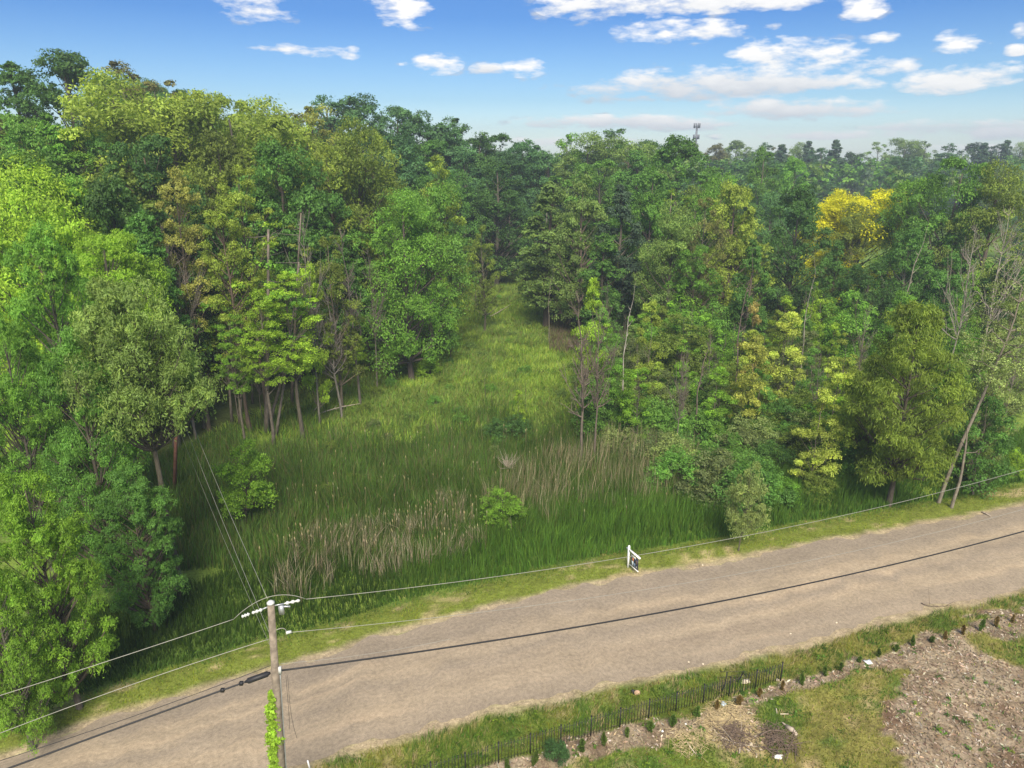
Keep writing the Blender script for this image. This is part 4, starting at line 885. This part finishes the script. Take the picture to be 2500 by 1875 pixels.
mb = MB(); mb.tube([BASE-O, pz(5)-O, PT-O], [.17, .145, .115], 14); mb.build('pole_shaft', WOOD, root)
mb = MB(); mb.tube([PT-O+(0, 0, .005), PT-O+(0, 0, .06), PT-O+(0, 0, .12)], [.13, .13, .05], 12); mb.build('pole_cap', PORC, root)
def insul(at, to, name='insulator'):
    at = np.asarray(at); to = np.asarray(to); d = (to-at); mb = MB(); ts = np.linspace(0, 1, 13); rr = [.02, .02, .06, .065, .03, .03, .06, .065, .03, .03, .055, .055, .02]; mb.tube([at+d*t-O for t in ts], rr, 10); return mb.build(name, PORC, root)
# horizontal direction of the line on both sides
RD = np.array((math.cos(math.atan(SLOPE)), math.sin(math.atan(SLOPE)), 0))
def plane_hit(px, py, p0, dh):
    """ray through a pixel against the vertical plane through p0 along dh"""
    n = np.array((-dh[1], dh[0], 0)); d = ray(px, py); o_ = np.array((0, 0, CAMH)); t = np.dot(p0-o_, n)/np.dot(d, n); return o_+d*t
def wire(name, P, r, mat, label, cat='wire', group=None):
    P = np.asarray(P, float); n = 40; t = np.linspace(0, 1, len(P)); k = min(3, len(P)-1)
    cs = [np.polyfit(t, P[:, i], k if len(P) > 2 else 1) for i in range(3)]
    tt = np.linspace(0, 1, n); Q = np.stack([np.polyval(c, tt) for c in cs], -1); mb = MB(); mb.tube(Q, r, 6); o = mb.build(name, mat); tag(o, label, cat, group); return Q
def span(a, b, sag, n=9):
    t = np.linspace(0, 1, n)[:, None]; P = a*(1-t)+b*t; P[:, 2] -= (4*sag*t*(1-t))[:, 0]; return P
def longwire(name, pixels, start, dh, r, mat, label, ext=35, cat='wire', group=None):
    H_ = [start]+[plane_hit(px, py, start, dh) for px, py in pixels]
    P = np.array(H_); s = (P-start)@dh; z = P[:, 2]; 
    co = np.polyfit(s, z, 2 if len(P) > 2 else 1); sg = np.sign(s[-1]); S = np.linspace(0, s[-1]+sg*(0 if name == 'drop_wire' and sg > 0 else 6), 60)
    Q = start+S[:, None]*dh; Q[:, 2] = np.polyval(co, S); Q[:, 2] += (start[2]-Q[0, 2])*np.exp(-np.abs(S)/4)
    mb = MB(); mb.tube(Q, r, 6); o = mb.build(name, mat); tag(o, label, cat, group); print(label, 'z', z.round(1), 's', s.round(1)); return Q
G_ = 'overhead wires of the pole line'
DR = RD
A1 = pz(PT[2]-.10)
ins_r0 = A1+RD*.14; insul(A1+RD*.42, A1+RD*.95)
rt = A1+RD*1.15
longwire('power_line', [(1243,1409),(1600,1348),(2030,1262),(2500,1147)], rt, RD, .011, WIRE, 'upper pale wire running right from the insulators on the pole top', group=G_)
A2 = pz(pz(0)[2]+0) ; z2 = float(aty(668, 1552, PD)[2])
A2 = pz(z2)+RD*.45
longwire('power_line', [(1130,1500),(1700,1420),(2060,1350),(2500,1243)], A2, RD, .010, WIRE, 'lower pale wire running right across the near half of the road', group=G_)
z3 = float(aty(680, 1640, PD)[2]); A3 = pz(z3)+RD*.16+np.array((0, .0, 0))
longwire('telephone_cable', [(980,1598),(1250,1557),(1808,1458),(2500,1297)], A3, RD, .034, BLACK, 'thick black cable running right from the pole above the road', cat='cable', group=G_)
A4 = pz(z3+.28)+RD*.2
longwire('drop_wire', [(815,1613),(923,1590),(1100,1561)], A4, RD, .007, WIRE, 'thin loose wire just above the thick black cable', group=G_)
# left side
LD = plane_hit(0, 1698, A1, -RD)*0; 
def left_dir():
    return -RD
LDv = left_dir()
insul(A1+LDv*.25-np.array((0, 0, .05)), A1+LDv*.62-np.array((0, 0, .11))); insul(A1+LDv*.68-np.array((0, 0, .12)), A1+LDv*.95-np.array((0, 0, .17)))
lt = A1+LDv*1.2-np.array((0, 0, .2))
longwire('power_line', [(300,1602),(0,1698)], lt, LDv, .011, WIRE, 'upper pale wire running left past the bright green tree', group=G_)
A5 = pz(z2-.1)+LDv*.12
longwire('power_line', [(430,1634),(0,1790)], A5, LDv, .011, WIRE, 'lower pale wire running left over the verge', group=G_)
A6 = pz(z3)+LDv*.16
Qb = longwire('telephone_cable', [(560,1683),(300,1772),(25,1875)], A6, LDv, .034, BLACK, 'thick black cable running left from the pole above the road', cat='cable', group=G_)
A7 = pz(z3+.3)+LDv*.14
longwire('drop_wire', [(600,1656),(400,1722),(0,1858)], A7, LDv, .011, BLACK, 'thin dark wire beside the thick cable left of the pole', group=G_)
# splice case on the cable
def onQ(Q, px):
    pp = np.array([project(*q)[0] for q in Q]); i = int(np.argmin(np.abs(pp-px))); return Q[i]
a, b = onQ(Qb, 656), onQ(Qb, 612); u = (b-a)/np.linalg.norm(b-a); b = a+u*.85
r_ = empty('splice_case', a); tag(r_, 'black cylindrical splice case hanging on the cable left of the pole', 'splice case')
mb = MB(); mb.tube([a-a, u*.06, u*.10, u*.75, u*.79, u*.85], [.04, .06, .10, .10, .06, .04], 12); mb.build('casing', BLACK, r_)
for q in (-.12, .98, 1.6):
    mb = MB(); mb.box(u*q, (.12, .10, .12)); mb.build('clamp', BLACK, r_, False)
# jumper wires and hardware on the pole
mb = MB(); mb.tube(bez(lt-O, PT-O+(0, 0, .75), rt-O, 16), .011, 5); mb.build('jumper_wire', WIRE, root)
mb = MB(); mb.tube([A1-O+RD*.1, A1-O+RD*.42], .025, 6); mb.tube([A1-O+LDv*.1, A1-O+LDv*.3-np.array((0, 0, .05))], .025, 6); mb.box(A1-O+RD*.32-np.array((0, 0, .22)), (.16, .10, .34)); mb.box(A1-O+RD*.45-np.array((0, 0, .12)), (.34, .05, .05)); mb.build('bracket', STEEL, root, False)
mb = MB(); mb.tube(bez(pz(z2+.15)-O, A2-O+(0, 0, .35), A2-O, 8), .014, 5); mb.build('jumper_loop', WIRE, root)
mb = MB(); mb.tube([A2-O-RD*.02, A2-O+RD*.16], [.06, .05], 8); mb.build('spool_insulator', PORC, root)
mb = MB(); mb.box(pz(z3+.05)-O+RD*.17-np.array((0, .05, 0)), (.10, .1, .30)); mb.build('junction_box', PORC, root, False)
mb = MB(); P_ = np.array([pz(z3+.2-(z3)*t)-O+RD*.17-np.array((0, .04, 0)) for t in np.linspace(0, 1, 12)]); mb.tube(P_, .02, 6); mb.build('conduit', STEEL, root)
for i, (x0, x1, y1) in enumerate(((700,706,1780),(706,725,1802))):
    s_ = plane_hit(698+i*4, 1648, A3, RD); P = [s_, plane_hit(702+i*4, 1700, A3, RD), plane_hit(x0+6, 1750, A3, RD), plane_hit(x1, y1, A3, RD)]
    wire('loose_strand', P, .006, BLACK, ('shorter' if i == 0 else 'longer, kinked')+' loose wire end hanging from the cable right of the pole', group='loose wire ends')
# vine up the pole
zt = float(aty(676, 1690, PD)[2]); nv = 85; tz = rng.uniform(-.2, zt, nv); C = np.array([pz(z)-np.array((.10+.12*R.random(), .12*R.random(), 0)) for z in tz])
rt_ = empty('climbing_vine', (BASE[0], BASE[1], 0)); tag(rt_, 'bright green leafy vine climbing the left side of the near pole', 'vine')
o = link('foliage', leaves_mesh('foliage', C-O, rng.uniform(.14, .32, nv)*(1-.5*np.clip(tz/zt, 0, 1)**3), 16, 13, .085, .06, squash=1.0, tv=.18), rt_, COLS['lime green'])
mb = MB(); mb.tube([pz(z)-O-np.array((.15+.03*math.sin(z*3), .06*math.cos(z*2), 0)) for z in np.linspace(-.2, zt, 20)], .018, 5); o = mb.build('stem', BARK, rt_); o.color = (.15, .12, .08, 1)
# second pole
B2 = atg(424, 1212); T2 = aty(434, 962, B2[1]); r2 = empty('utility_pole', B2); tag(r2, 'far thin reddish-brown utility pole at the edge of the left wood', 'utility pole')
mb = MB(); mb.tube([(0, 0, -.3), (T2-B2)*.5, T2-B2], [.15, .13, .11], 10); mb.build('pole_shaft', RED, r2)
mb = MB(); q = T2-B2-np.array((-.16, 0, .55)); mb.tube([q, q+(.12, 0, .0)], [.06, .05], 8); mb.build('spool_insulator', PORC, r2)
mb = MB(); q = T2-B2-np.array((-.16, 0, 2.0)); mb.tube([q, q+(.1, 0, 0)], [.05, .04], 8); mb.build('cable_bracket', STEEL, r2)
for (sx, sy, dz2, ex, ey, lab) in ((444,968,0,653,1462,'back span wire from the near pole top to the far pole'),(438,1002,.5,664,1560,'middle back span wire to the far reddish pole'),(436,1045,1.8,672,1605,'lowest thin back span wire to the far reddish pole')):
    wire('power_line', span(aty(sx, sy, B2[1]), aty(ex, ey, PD), -.0+.35), .009 if sy < 1040 else .006, WIRE, lab, group=G_)

# ------------------------------------------------------------------ sale sign
def sign():
    B = atg(1533, 1385); T = aty(1541, 1334, B[1]); r = empty('sale_sign', B); tag(r, 'white hanging-panel yard sign post with dark picture panel on the verge', 'sign')
    Hs = T[2]-B[2]; za = Hs*.86; e0 = np.array((0, 0, za)); wp = atz(1559, 1361, B[2]+za); e1 = wp-B; e1[2] = za; u = e1/np.linalg.norm(e1*np.array((1, 1, 0))); u[2] = 0
    def bx(mb, c, l, w, h): 
        M = np.array([[u[0], -u[1], 0], [u[1], u[0], 0], [0, 0, 1]]); mb.box(c, (l, w, h), M=M)
    mb = MB(); bx(mb, (0, 0, Hs/2-.1), .11, .11, Hs+.2); mb.build('post', WHITE, r, False)
    mb = MB(); mb.tube([(0, 0, Hs), (0, 0, Hs+.03), (0, 0, Hs+.08)], [.085, .085, .02], 4); mb.build('post_cap', WHITE, r, False)
    L_ = np.linalg.norm(e1[:2])+.1
    mb = MB(); bx(mb, u*(L_/2-.08)+e0, L_+.28, .10, .10); mb.build('arm', WHITE, r, False)
    c0 = .24; pw = L_-.34; ph = Hs*.52; zc = za-.16-ph/2; c = u*(c0+pw/2)+np.array((0, 0, zc))
    mb = MB(); bx(mb, c, pw, .02, ph); PN = simple('dark_printed_panel', (.025, .035, .06), .35, var=.3, scale=6); p = mb.build('panel', PN, r, False)
    for s in (-1, 1):
        mb = MB(); q = c+u*(pw/2-.05)*s; mb.tube([q+(0, 0, ph/2), q+(0, 0, ph/2+.12)], .008, 5); mb.build('hanger', STEEL, r)
    nrm = np.array((u[1], -u[0], 0)); nrm = nrm if nrm[1] < 0 else -nrm
    def pr(name, du, dz, w, h, col, side=1):
        mb = MB(); bx(mb, c+u*du+np.array((0, 0, dz))+nrm*.0125*side, w, .003, h); mb.build(name, simple('print_'+name, col, .4, var=.12, scale=10), p, False)
    pr('printed_header', -.12*pw, ph*.40, pw*.6, ph*.16, (.75, .75, .68)); pr('orange_print', -.18*pw, ph*.12, pw*.2, ph*.32, (.55, .20, .09)); pr('pale_print', -.22*pw, -ph*.22, pw*.22, ph*.4, (.55, .66, .70))
    pr('blue_print', .05*pw, -ph*.25, pw*.18, ph*.34, (.16, .22, .33)); pr('brown_print', .28*pw, ph*.12, pw*.26, ph*.36, (.13, .09, .08)); pr('small_white_print', .3*pw, -ph*.3, pw*.08, ph*.14, (.7, .7, .7))
    mb = MB(); bx(mb, c-np.array((0, 0, ph/2+.04)), pw+.1, .05, .06); mb.build('lower_rail', WHITE, r, False)
sign()

# ------------------------------------------------------------------ metal fence
def fence():
    tops = [(967,1884),(1051,1859),(1135,1838),(1217,1811),(1295,1788),(1370,1767),(1444,1744),(1516,1727),(1587,1707),(1654,1688),(1721,1668),(1785,1651),(1849,1631),(1912,1615)]
    HF = 1.08
    P = np.array([atz(x, y, HF+.15) for x, y in tops]); ft = np.polyfit(P[:, 0], P[:, 1], 3); 
    xs = P[:, 0]; ys = np.polyval(ft, xs); ext = [(xs[0]-(xs[1]-xs[0])*k, ys[0]-(ys[1]-ys[0])*k) for k in (2, 1)]
    PP = ext+list(zip(xs, ys)); g = lambda x, y: float(hgt(x, y)); x0, y0 = PP[-1]; z0 = g(x0, y0)
    r = empty('metal_fence', (x0, y0, z0)); tag(r, 'low black metal picket fence along the near verge', 'fence')
    mp = MB(); mp.box((0, 0, HF/2), (.05, .05, HF)); mp.add(*cone((0, 0, HF), .04, .09)); me_post = mp.mesh('post', DARKM, False)
    mk = MB(); mk.box((0, 0, (HF-.06)/2+.03), (.021, .021, HF-.1)); mk.add(*cone((0, 0, HF-.05), .02, .06)); me_pick = mk.mesh('picket', DARKM, False)
    for i, (x, y) in enumerate(PP):
        o = link('post', me_post, r); o.location = (x-x0, y-y0, g(x, y)-z0)
        if i < len(PP)-1:
            xn, yn = PP[i+1]; za, zb = g(x, y), g(xn, yn)
            for k in range(1, 10):
                t = k/10; o = link('picket', me_pick, r); o.location = (x+(xn-x)*t-x0, y+(yn-y)*t-y0, za+(zb-za)*t-z0); o.rotation_euler = (R.gauss(0, .012), R.gauss(0, .015), 0)
            for hh in (HF*.84, HF*.16):
                mb = MB(); mb.tube([(x-x0, y-y0, za-z0+hh), (xn-x0, yn-y0, zb-z0+hh)], .008, 4); mb.build('rail', DARKM, r)
def cone(c, r, h):
    c = np.array(c, float); V = [c+(r, r, 0), c+(-r, r, 0), c+(-r, -r, 0), c+(r, -r, 0), c+(0, 0, h)]; return np.array(V), [], [(0, 1, 4), (1, 2, 4), (2, 3, 4), (3, 0, 4), (2, 1, 0), (3, 2, 0)]
fence()
# bent loose fence section behind it
Bp = atz(1762, 1690, .1); Bq = atz(1800, 1665, .1); r = empty('bent_fence_section', Bp); tag(r, 'bent broken piece of black fence leaning behind the picket fence', 'fence piece')
for k, (a_, top) in enumerate(((Bp, (1775, 1640)), (Bq, (1815, 1640)))):
    t_ = atz(*top, 1.0); mb = MB(); mb.tube(bez(a_-Bp, (a_+t_)/2-Bp+(.1, 0, .15), t_-Bp, 6), .028, 6); mb.build('post', DARKM, r)
for q in (.35, .75, 1.0):
    u0 = Bp*(1-q)+atz(1775, 1640, 1.0)*q-Bp; u1 = Bq*(1-q)+atz(1815, 1640, 1.0)*q-Bp; mb = MB(); mb.tube([u0-(u1-u0)*.4, u0, u1, u1+(u1-u0)*.2], .012, 4); mb.build('rail', DARKM, r)

# ------------------------------------------------------------------ planted evergreen seedlings
SEED = [(1240,1880,1855,1),(1301,1871,1834,1.3),(1420,1837,1809,1.2),(1475,1822,1794,1.2),(1531,1801,1779,1),(1587,1786,1760,1.5),(1642,1775,1748,1.4),(1699,1753,1728,1.2),(1750,1737,1714,1),(1803,1721,1698,1.2),(1853,1702,1681,1),(1908,1686,1663,1),(1958,1673,1651,1.2),
  (2014,1651,1631,1.1),(2051,1637,1614,1.1),(2096,1617,1606,1),(2144,1603,1586,1),(2188,1590,1578,1.2),(2228,1578,1553,1),(2273,1568,1553,1.3),(2307,1562,1543,1),(2350,1549,1525,1.2),(2391,1541,1511,1.1),(2430,1531,1508,1.1),(2470,1521,1504,1)]
ORD = ['first', 'second', 'third', 'fourth', 'fifth', 'sixth', 'seventh', 'eighth', 'ninth', 'tenth', 'eleventh', 'twelfth', 'thirteenth', 'fourteenth', 'fifteenth', 'sixteenth', 'seventeenth', 'eighteenth', 'nineteenth', 'twentieth', 'twenty-first', 'twenty-second', 'twenty-third', 'twenty-fourth', 'twenty-fifth']
for i, (sx, sb, st, w) in enumerate(SEED):
    B = atg(sx, sb); T = aty(sx, st, B[1]); H_ = max(.35, T[2]-B[2]); rust = i in (8, 10, 11, 20, 21, 23, 24, 9); ta, tb, H0, R0 = PROTO['seedling%d' % (i % 3)]
    r = empty('evergreen_seedling', B, R.uniform(0, 6)); r.scale = (w*R.uniform(.6, .95), w*R.uniform(.6, .95), H_*R.uniform(.9, 1.2)); r.rotation_euler = (R.gauss(0, .08), R.gauss(0, .08), R.uniform(0, 6))
    where = 'the near fence' if sx < 1920 else ('the fence end' if sx < 2150 else 'the wood chips')
    tag(r, '%s evergreen seedling, %s from the left in the row beside %s' % ('browning' if rust else 'small green', ORD[i], where), 'seedling', 'evergreen seedlings planted in a row')
    link('stem', ta, r, (.1, .08, .06)); link('foliage', tb, r, (.24, .17, .06) if rust else jit((.12, .19, .04), .15))
B = atg(1354, 1858); r = empty('shrub', B); r.scale = (.27, .27, .36); tag(r, 'feathery blue-green bush between fence and seedlings at lower middle', 'shrub')
link('stems', PROTO['shrub2'][0], r, (.1, .08, .06)); link('foliage', PROTO['shrub2'][1], r, (.07, .15, .05))

# ------------------------------------------------------------------ debris
DEADW = simple('grey_dead_wood', (.38, .32, .26), .9, var=.3, scale=4); PALEW = simple('pale_stone', (.60, .52, .40), .9, var=.2, scale=9); BROWNW = simple('dark_brown_wood', (.15, .11, .085), .9, var=.3)
def stick(name, pts_, r, mat, label, cat='branch', twigs=4, group=None, h=.06):
    P = [atg(x, y, h if k % 2 == 0 else h*1.8) for k, (x, y) in enumerate(pts_)]; O_ = P[0]; mb = MB(); P = np.array(P)-O_; t = np.linspace(0, 1, len(P)); tt = np.linspace(0, 1, 12); k = min(2, len(P)-1)
    Q = np.stack([np.polyval(np.polyfit(t, P[:, i], k), tt) for i in range(3)], -1); mb.tube(Q, np.linspace(r, r*.35, 12), 6)
    for _ in range(twigs):
        q = Q[R.randint(3, 9)]; e = q+rng.normal(size=3)*.35+np.array((0, 0, .25)); mb.tube([q, e], [r*.4, r*.15], 4, False)
    o = mb.build(name, mat); o.location = O_; tag(o, label, cat, group); return o
stick('fallen_branch', [(775,1012),(820,997),(882,985)], .09, DEADW, 'long pale fallen branch at the edge of the clearing', twigs=5, h=.35)
stick('fallen_branch', [(765,1005),(790,975),(822,940)], .045, DEADW, 'thin pale dead pole leaning up behind the fallen branch', twigs=2, h=.5)
stick('fallen_branch', [(1197,772),(1220,760),(1248,742)], .10, DEADW, 'grey fallen log across the far end of the clearing', twigs=2, h=.3)
stick('fallen_branch', [(2398,1250),(2410,1255),(2420,1261)], .06, DEADW, 'grey stick lying on the far road edge at right', twigs=1)
stick('fallen_branch', [(2250,1472),(2280,1480),(2330,1476)], .03, BROWNW, 'dark thin sticks on the near road edge at right', twigs=4)
stick('fallen_branch', [(1740,1775),(1775,1806),(1850,1823)], .04, DEADW, 'long curved pale stick at the brush pile front', twigs=2)
stick('fallen_branch', [(1805,1840),(1808,1810),(1808,1790)], .035, DEADW, 'straight grey stick pointing down below the brush pile', twigs=1)
stick('fallen_branch', [(1676,1810),(1690,1830),(1701,1842)], .03, PALEW, 'short pale straw-coloured stick left of the brush pile', twigs=1)
stick('fallen_branch', [(1895,1730),(1897,1742)], .03, PALEW, 'upright white stick in the lot grass', twigs=0, h=.15)
stick('fallen_branch', [(1905,1743),(1925,1743)], .03, PALEW, 'small white stick lying beside the upright one', twigs=0)
stick('fallen_branch', [(1858,1797),(1870,1784),(1900,1784),(1925,1790)], .035, BROWNW, 'dark arched stick over the dark hollow', twigs=3, h=.2)
stick('fallen_branch', [(1865,1822),(1880,1835),(1892,1844)], .035, BROWNW, 'dark stick beside the white log', twigs=0)
stick('fallen_branch', [(1900,1820),(1930,1817),(1960,1816)], .03, BROWNW, 'dark thin stick right of the dark hollow', twigs=1)
def pile(name, px, py, rad, n, ht, mat, label, seed=1, r=.014):
    B = atg(px, py); mb = MB(); q_ = random.Random(seed)
    for _ in range(n):
        a = q_.uniform(0, 6.28); d = q_.uniform(0, rad); c = np.array((math.cos(a)*d, math.sin(a)*d, q_.uniform(.03, ht)*(1-d/rad*.7))); b = q_.uniform(0, 6.28); l = q_.uniform(.2, .6); e = np.array((math.cos(b)*l, math.sin(b)*l, q_.uniform(-.08, .2)))
        mb.tube([c-e, c+(0, 0, .05), c+e], [r, r, r*.4], 4, False)
    o = mb.build(name, mat); o.location = B; tag(o, label, 'brush pile'); return o
STRAW = simple('dry_straw', (.50, .40, .23), .9, var=.3)
pile('brush_pile', 1790, 1795, .9, 150, .35, BROWNW, 'tangled brown brush pile in the straw patch', 3)
pile('brush_pile', 1895, 1810, 1.0, 170, .22, BROWNW, 'low dark brush heap right of the straw patch', 4)
pile('straw_heap', 1775, 1765, 1.4, 420, .16, STRAW, 'dry straw heap behind the brush pile', 5, .009)
pile('straw_heap', 1680, 1810, .9, 160, .10, STRAW, 'thin scatter of straw left of the brush pile', 6, .009)
B = atg(1240, 1165); mb = MB()
for _ in range(46):
    a = R.uniform(0, 6.28); l = R.uniform(.3, 1.25); e = np.array((math.cos(a)*l, math.sin(a)*l*.7, R.uniform(.6, 1.9))); mb.tube([(0, 0, .2), e*.5+rng.normal(size=3)*.2, e], [.018, .012, .004], 4, False)
o = mb.build('dead_bush', DEADW); o.location = B+np.array((0, 0, .6)); tag(o, 'pale grey leafless bush just above the bright round bush', 'bush')
def rock(name, px, py, sz, mat, label, cat, seed, z=.5):
    B = atg(px, py); mb = MB(); mb.rock((0, 0, sz[2]*z), sz, seed); o = mb.build(name, mat); o.location = B; tag(o, label, cat)
rock('stone', 1555, 1694, (.17, .13, .13), simple('orange_sandstone', (.48, .32, .22), .9, var=.2), 'orange-tan stone sitting behind the picket fence', 'stone', 1)
rock('stone', 1545, 1692, (.10, .10, .14), BLACK, 'small black lump beside the orange-tan stone', 'stone', 2)
rock('stone', 1820, 1666, (.26, .15, .09), PALEW, 'flat pale stone seen through the fence near its end', 'stone', 3)
rock('stone', 1898, 1661, (.10, .08, .06), PALEW, 'little pale stone at the fence end', 'stone', 4)
rock('stone', 1900, 1850, (.24, .13, .10), simple('white_stone', (.75, .72, .64), .8, var=.1), 'rounded white stone low in the lot', 'stone', 5)
rock('stone', 1833, 1818, (.09, .09, .06), PALEW, 'pale pebble in front of the brush pile', 'stone', 6)
for i, (sx, sy) in enumerate([(1681,1617),(1716,1622),(2042,1521),(1715,1380),(1930,1548)]):
    rock('stone', sx, sy, (.06, .05, .04), PALEW, 'small pale stone, %s from left among those on the gravel road' % ORD[i], 'stone', 10+i)
r = atg(1918, 1775); mb = MB(); mb.tube([(0, 0, .06), (.18, -.28, .10), (.3, -.55, .07)], [.10, .12, .07], 8); mb.tube([(.0, 0, .1), (-.14, .12, .16)], [.05, .02], 5); o = mb.build('log', DEADW); o.location = r; tag(o, 'short weathered grey log beside the dark hollow', 'log')
LITW = simple('white_plastic', (.78, .80, .84), .5, var=.05); LITB = simple('pale_blue_plastic', (.45, .60, .75), .5, var=.1)
def scrap(px, py, s, mat, label, seed):
    q_ = np.random.default_rng(seed); n = 7; a = np.linspace(0, 6.28, n, endpoint=False); rr = s*(.6+.6*q_.random(n)); V = np.stack([np.cos(a)*rr, np.sin(a)*rr, .03+.07*q_.random(n)], -1); V = np.vstack([V, V-np.array((0, 0, .012)), (0, 0, .10), (0, 0, .08)])
    T = [(i, (i+1) % n, 2*n) for i in range(n)]+[(n+(i+1) % n, n+i, 2*n+1) for i in range(n)]; Q = [(i, n+i, n+(i+1) % n, (i+1) % n) for i in range(n)]
    mb = MB(); mb.add(V, Q, T); o = mb.build('plastic_scrap', mat, None, False); o.location = atg(px, py); tag(o, label, 'litter')
scrap(2119, 1618, .22, LITW, 'large white plastic scrap near the seedlings at right', 1); scrap(1767, 1720, .18, LITB, 'pale blue plastic scrap beside the fence', 2); scrap(1674, 1770, .07, LITW, 'white scrap left of the straw heap', 3); scrap(1617, 1788, .06, LITW, 'white scrap below the fence between two seedlings', 4)
a = atg(758, 1877); b = aty(751, 1857, a[1]-.1); mb = MB(); mb.tube([a-a-(0, 0, .2), b-a], .035, 6); o = mb.build('marker_stake', WHITE); o.location = a; tag(o, 'white marker stake at the near road edge right of the pole', 'stake')

# leaning trunks at right
def leaner(pts_, D, w, label, leaves='silver-green', nl=0):
    P = [aty(x, y, D+k*.4) for k, (x, y) in enumerate(pts_)]; B = atg(*pts_[0]); P = [aty(x, y, B[1]+k*.25) for k, (x, y) in enumerate(pts_)]; P = np.array(P); O_ = np.array(P[0]); r = empty('leaning_tree', O_); tag(r, label, 'tree', 'leaning trees at the right verge')
    t = np.linspace(0, 1, len(P)); tt = np.linspace(0, 1, 16); Q = np.stack([np.interp(tt, t, P[:, i]) for i in range(3)], -1)-O_; Q[1:-1] = (Q[:-2]+Q[1:-1]*2+Q[2:])/4; Q[0][2] -= .3
    mb = MB(); mb.tube(Q, np.linspace(w, w*.3, 16), 8, False); o = mb.build('trunk', BARK, r); o.color = (.19, .165, .13, 1)
    br = MB(); C = []
    for _ in range(34 if nl else 3):
        s = Q[R.randint(8, 15)]; a_ = R.uniform(0, 6.28); l = R.uniform(.8, 2.8); e = s+np.array((math.cos(a_)*l, math.sin(a_)*l*.8, l*R.uniform(.1, .9))); br.tube([s, (s+e)/2+rng.normal(size=3)*.15, e], [.05, .03, .01], 4, False); C.append(e)
    o = br.build('branches', BARK, r); o.color = (.19, .165, .13, 1)
    if nl:
        o = link('crown', leaves_mesh('crown', np.array(C), rng.uniform(.6, 1.2, len(C)), 18, 14, .14, .09, squash=.6, tv=.2), r, COLS[leaves])
leaner([(2290,1228),(2330,1120),(2362,1050),(2392,985),(2420,915),(2450,850),(2478,780),(2495,700)], 52, .14, 'long pale trunk leaning right, left one of the pair by the verge', nl=1)
leaner([(2322,1240),(2345,1170),(2358,1090),(2362,1045)], 51, .13, 'short rear trunk of the pair leaning at the right verge')
leaner([(2420,980),(2455,965),(2500,950),(2560,925)], 52, .07, 'thin bough reaching to the right frame edge from the leaning trunk') if False else None
stick('bare_shrub', [(10,1790),(40,1765),(75,1735)], .03, DEADW, 'bare grey twigs at the lower left corner under the lime branches', 'shrub', twigs=14, h=.3)

# ------------------------------------------------------------------ cell tower
TD = 360.; B = aty(1697, 372, TD); T = aty(1697, 303, TD); gz = float(hgt(B[0], TD)); r = empty('cell_tower', (B[0], TD, gz)); tag(r, 'grey cell phone tower with three antenna rings rising over the distant trees', 'cell tower'); HT = T[2]-gz
TOW = simple('grey_tower_steel', (.16, .17, .20), .6, .2)
mb = MB(); mb.tube([(0, 0, 0), (0, 0, HT-.6)], [.75, .42], 10); mb.build('mast', TOW, r)
for zz, rad in ((HT-1.2, 1.35), (HT-6.2, 1.3), (HT-10.2, .95)):
    mb = MB(); a = np.linspace(0, 2*math.pi, 13); mb.tube(np.stack([np.cos(a)*rad, np.sin(a)*rad, 0*a+zz], -1), .10, 5, False)
    for q in range(3): mb.tube([(0, 0, zz), (math.cos(q*2.09)*rad, math.sin(q*2.09)*rad, zz)], .12, 5)
    ring = mb.build('antenna_ring', TOW, r)
    for q in range(9):
        a_ = q*.698; mb = MB(); mb.box((math.cos(a_)*rad*1.05, math.sin(a_)*rad*1.05, zz+.5), (.30, .30, 2.1), a_); mb.build('antenna', TOW, ring, False)

# ------------------------------------------------------------------ haze
def haze():
    mb = MB(); mb.box((0, 0, 27), (2300, 2300, 66)); m, N, L = new_mat('haze_air'); out = N.new('ShaderNodeOutputMaterial'); v = N.new('ShaderNodeVolumePrincipled')
    v.inputs['Color'].default_value = (.74, .87, 1.0, 1); v.inputs['Density'].default_value = .00065; v.inputs['Anisotropy'].default_value = .2; L.new(v.outputs[0], out.inputs['Volume'])
    o = mb.build('haze', m, None, False); tag(o, 'thin blue haze in the distance', 'haze', kind='stuff')
haze()
for o_ in bpy.data.objects:
    if o_.parent and o_.name.split('.')[0] == 'branches': o_['kind'] = 'stuff'
SC.cycles.volume_bounces = 0; SC.cycles.max_bounces = 6; SC.cycles.diffuse_bounces = 4; SC.cycles.transparent_max_bounces = 8
print('tris', sum(len(m.loops)-2*len(m.polygons) for m in bpy.data.meshes))
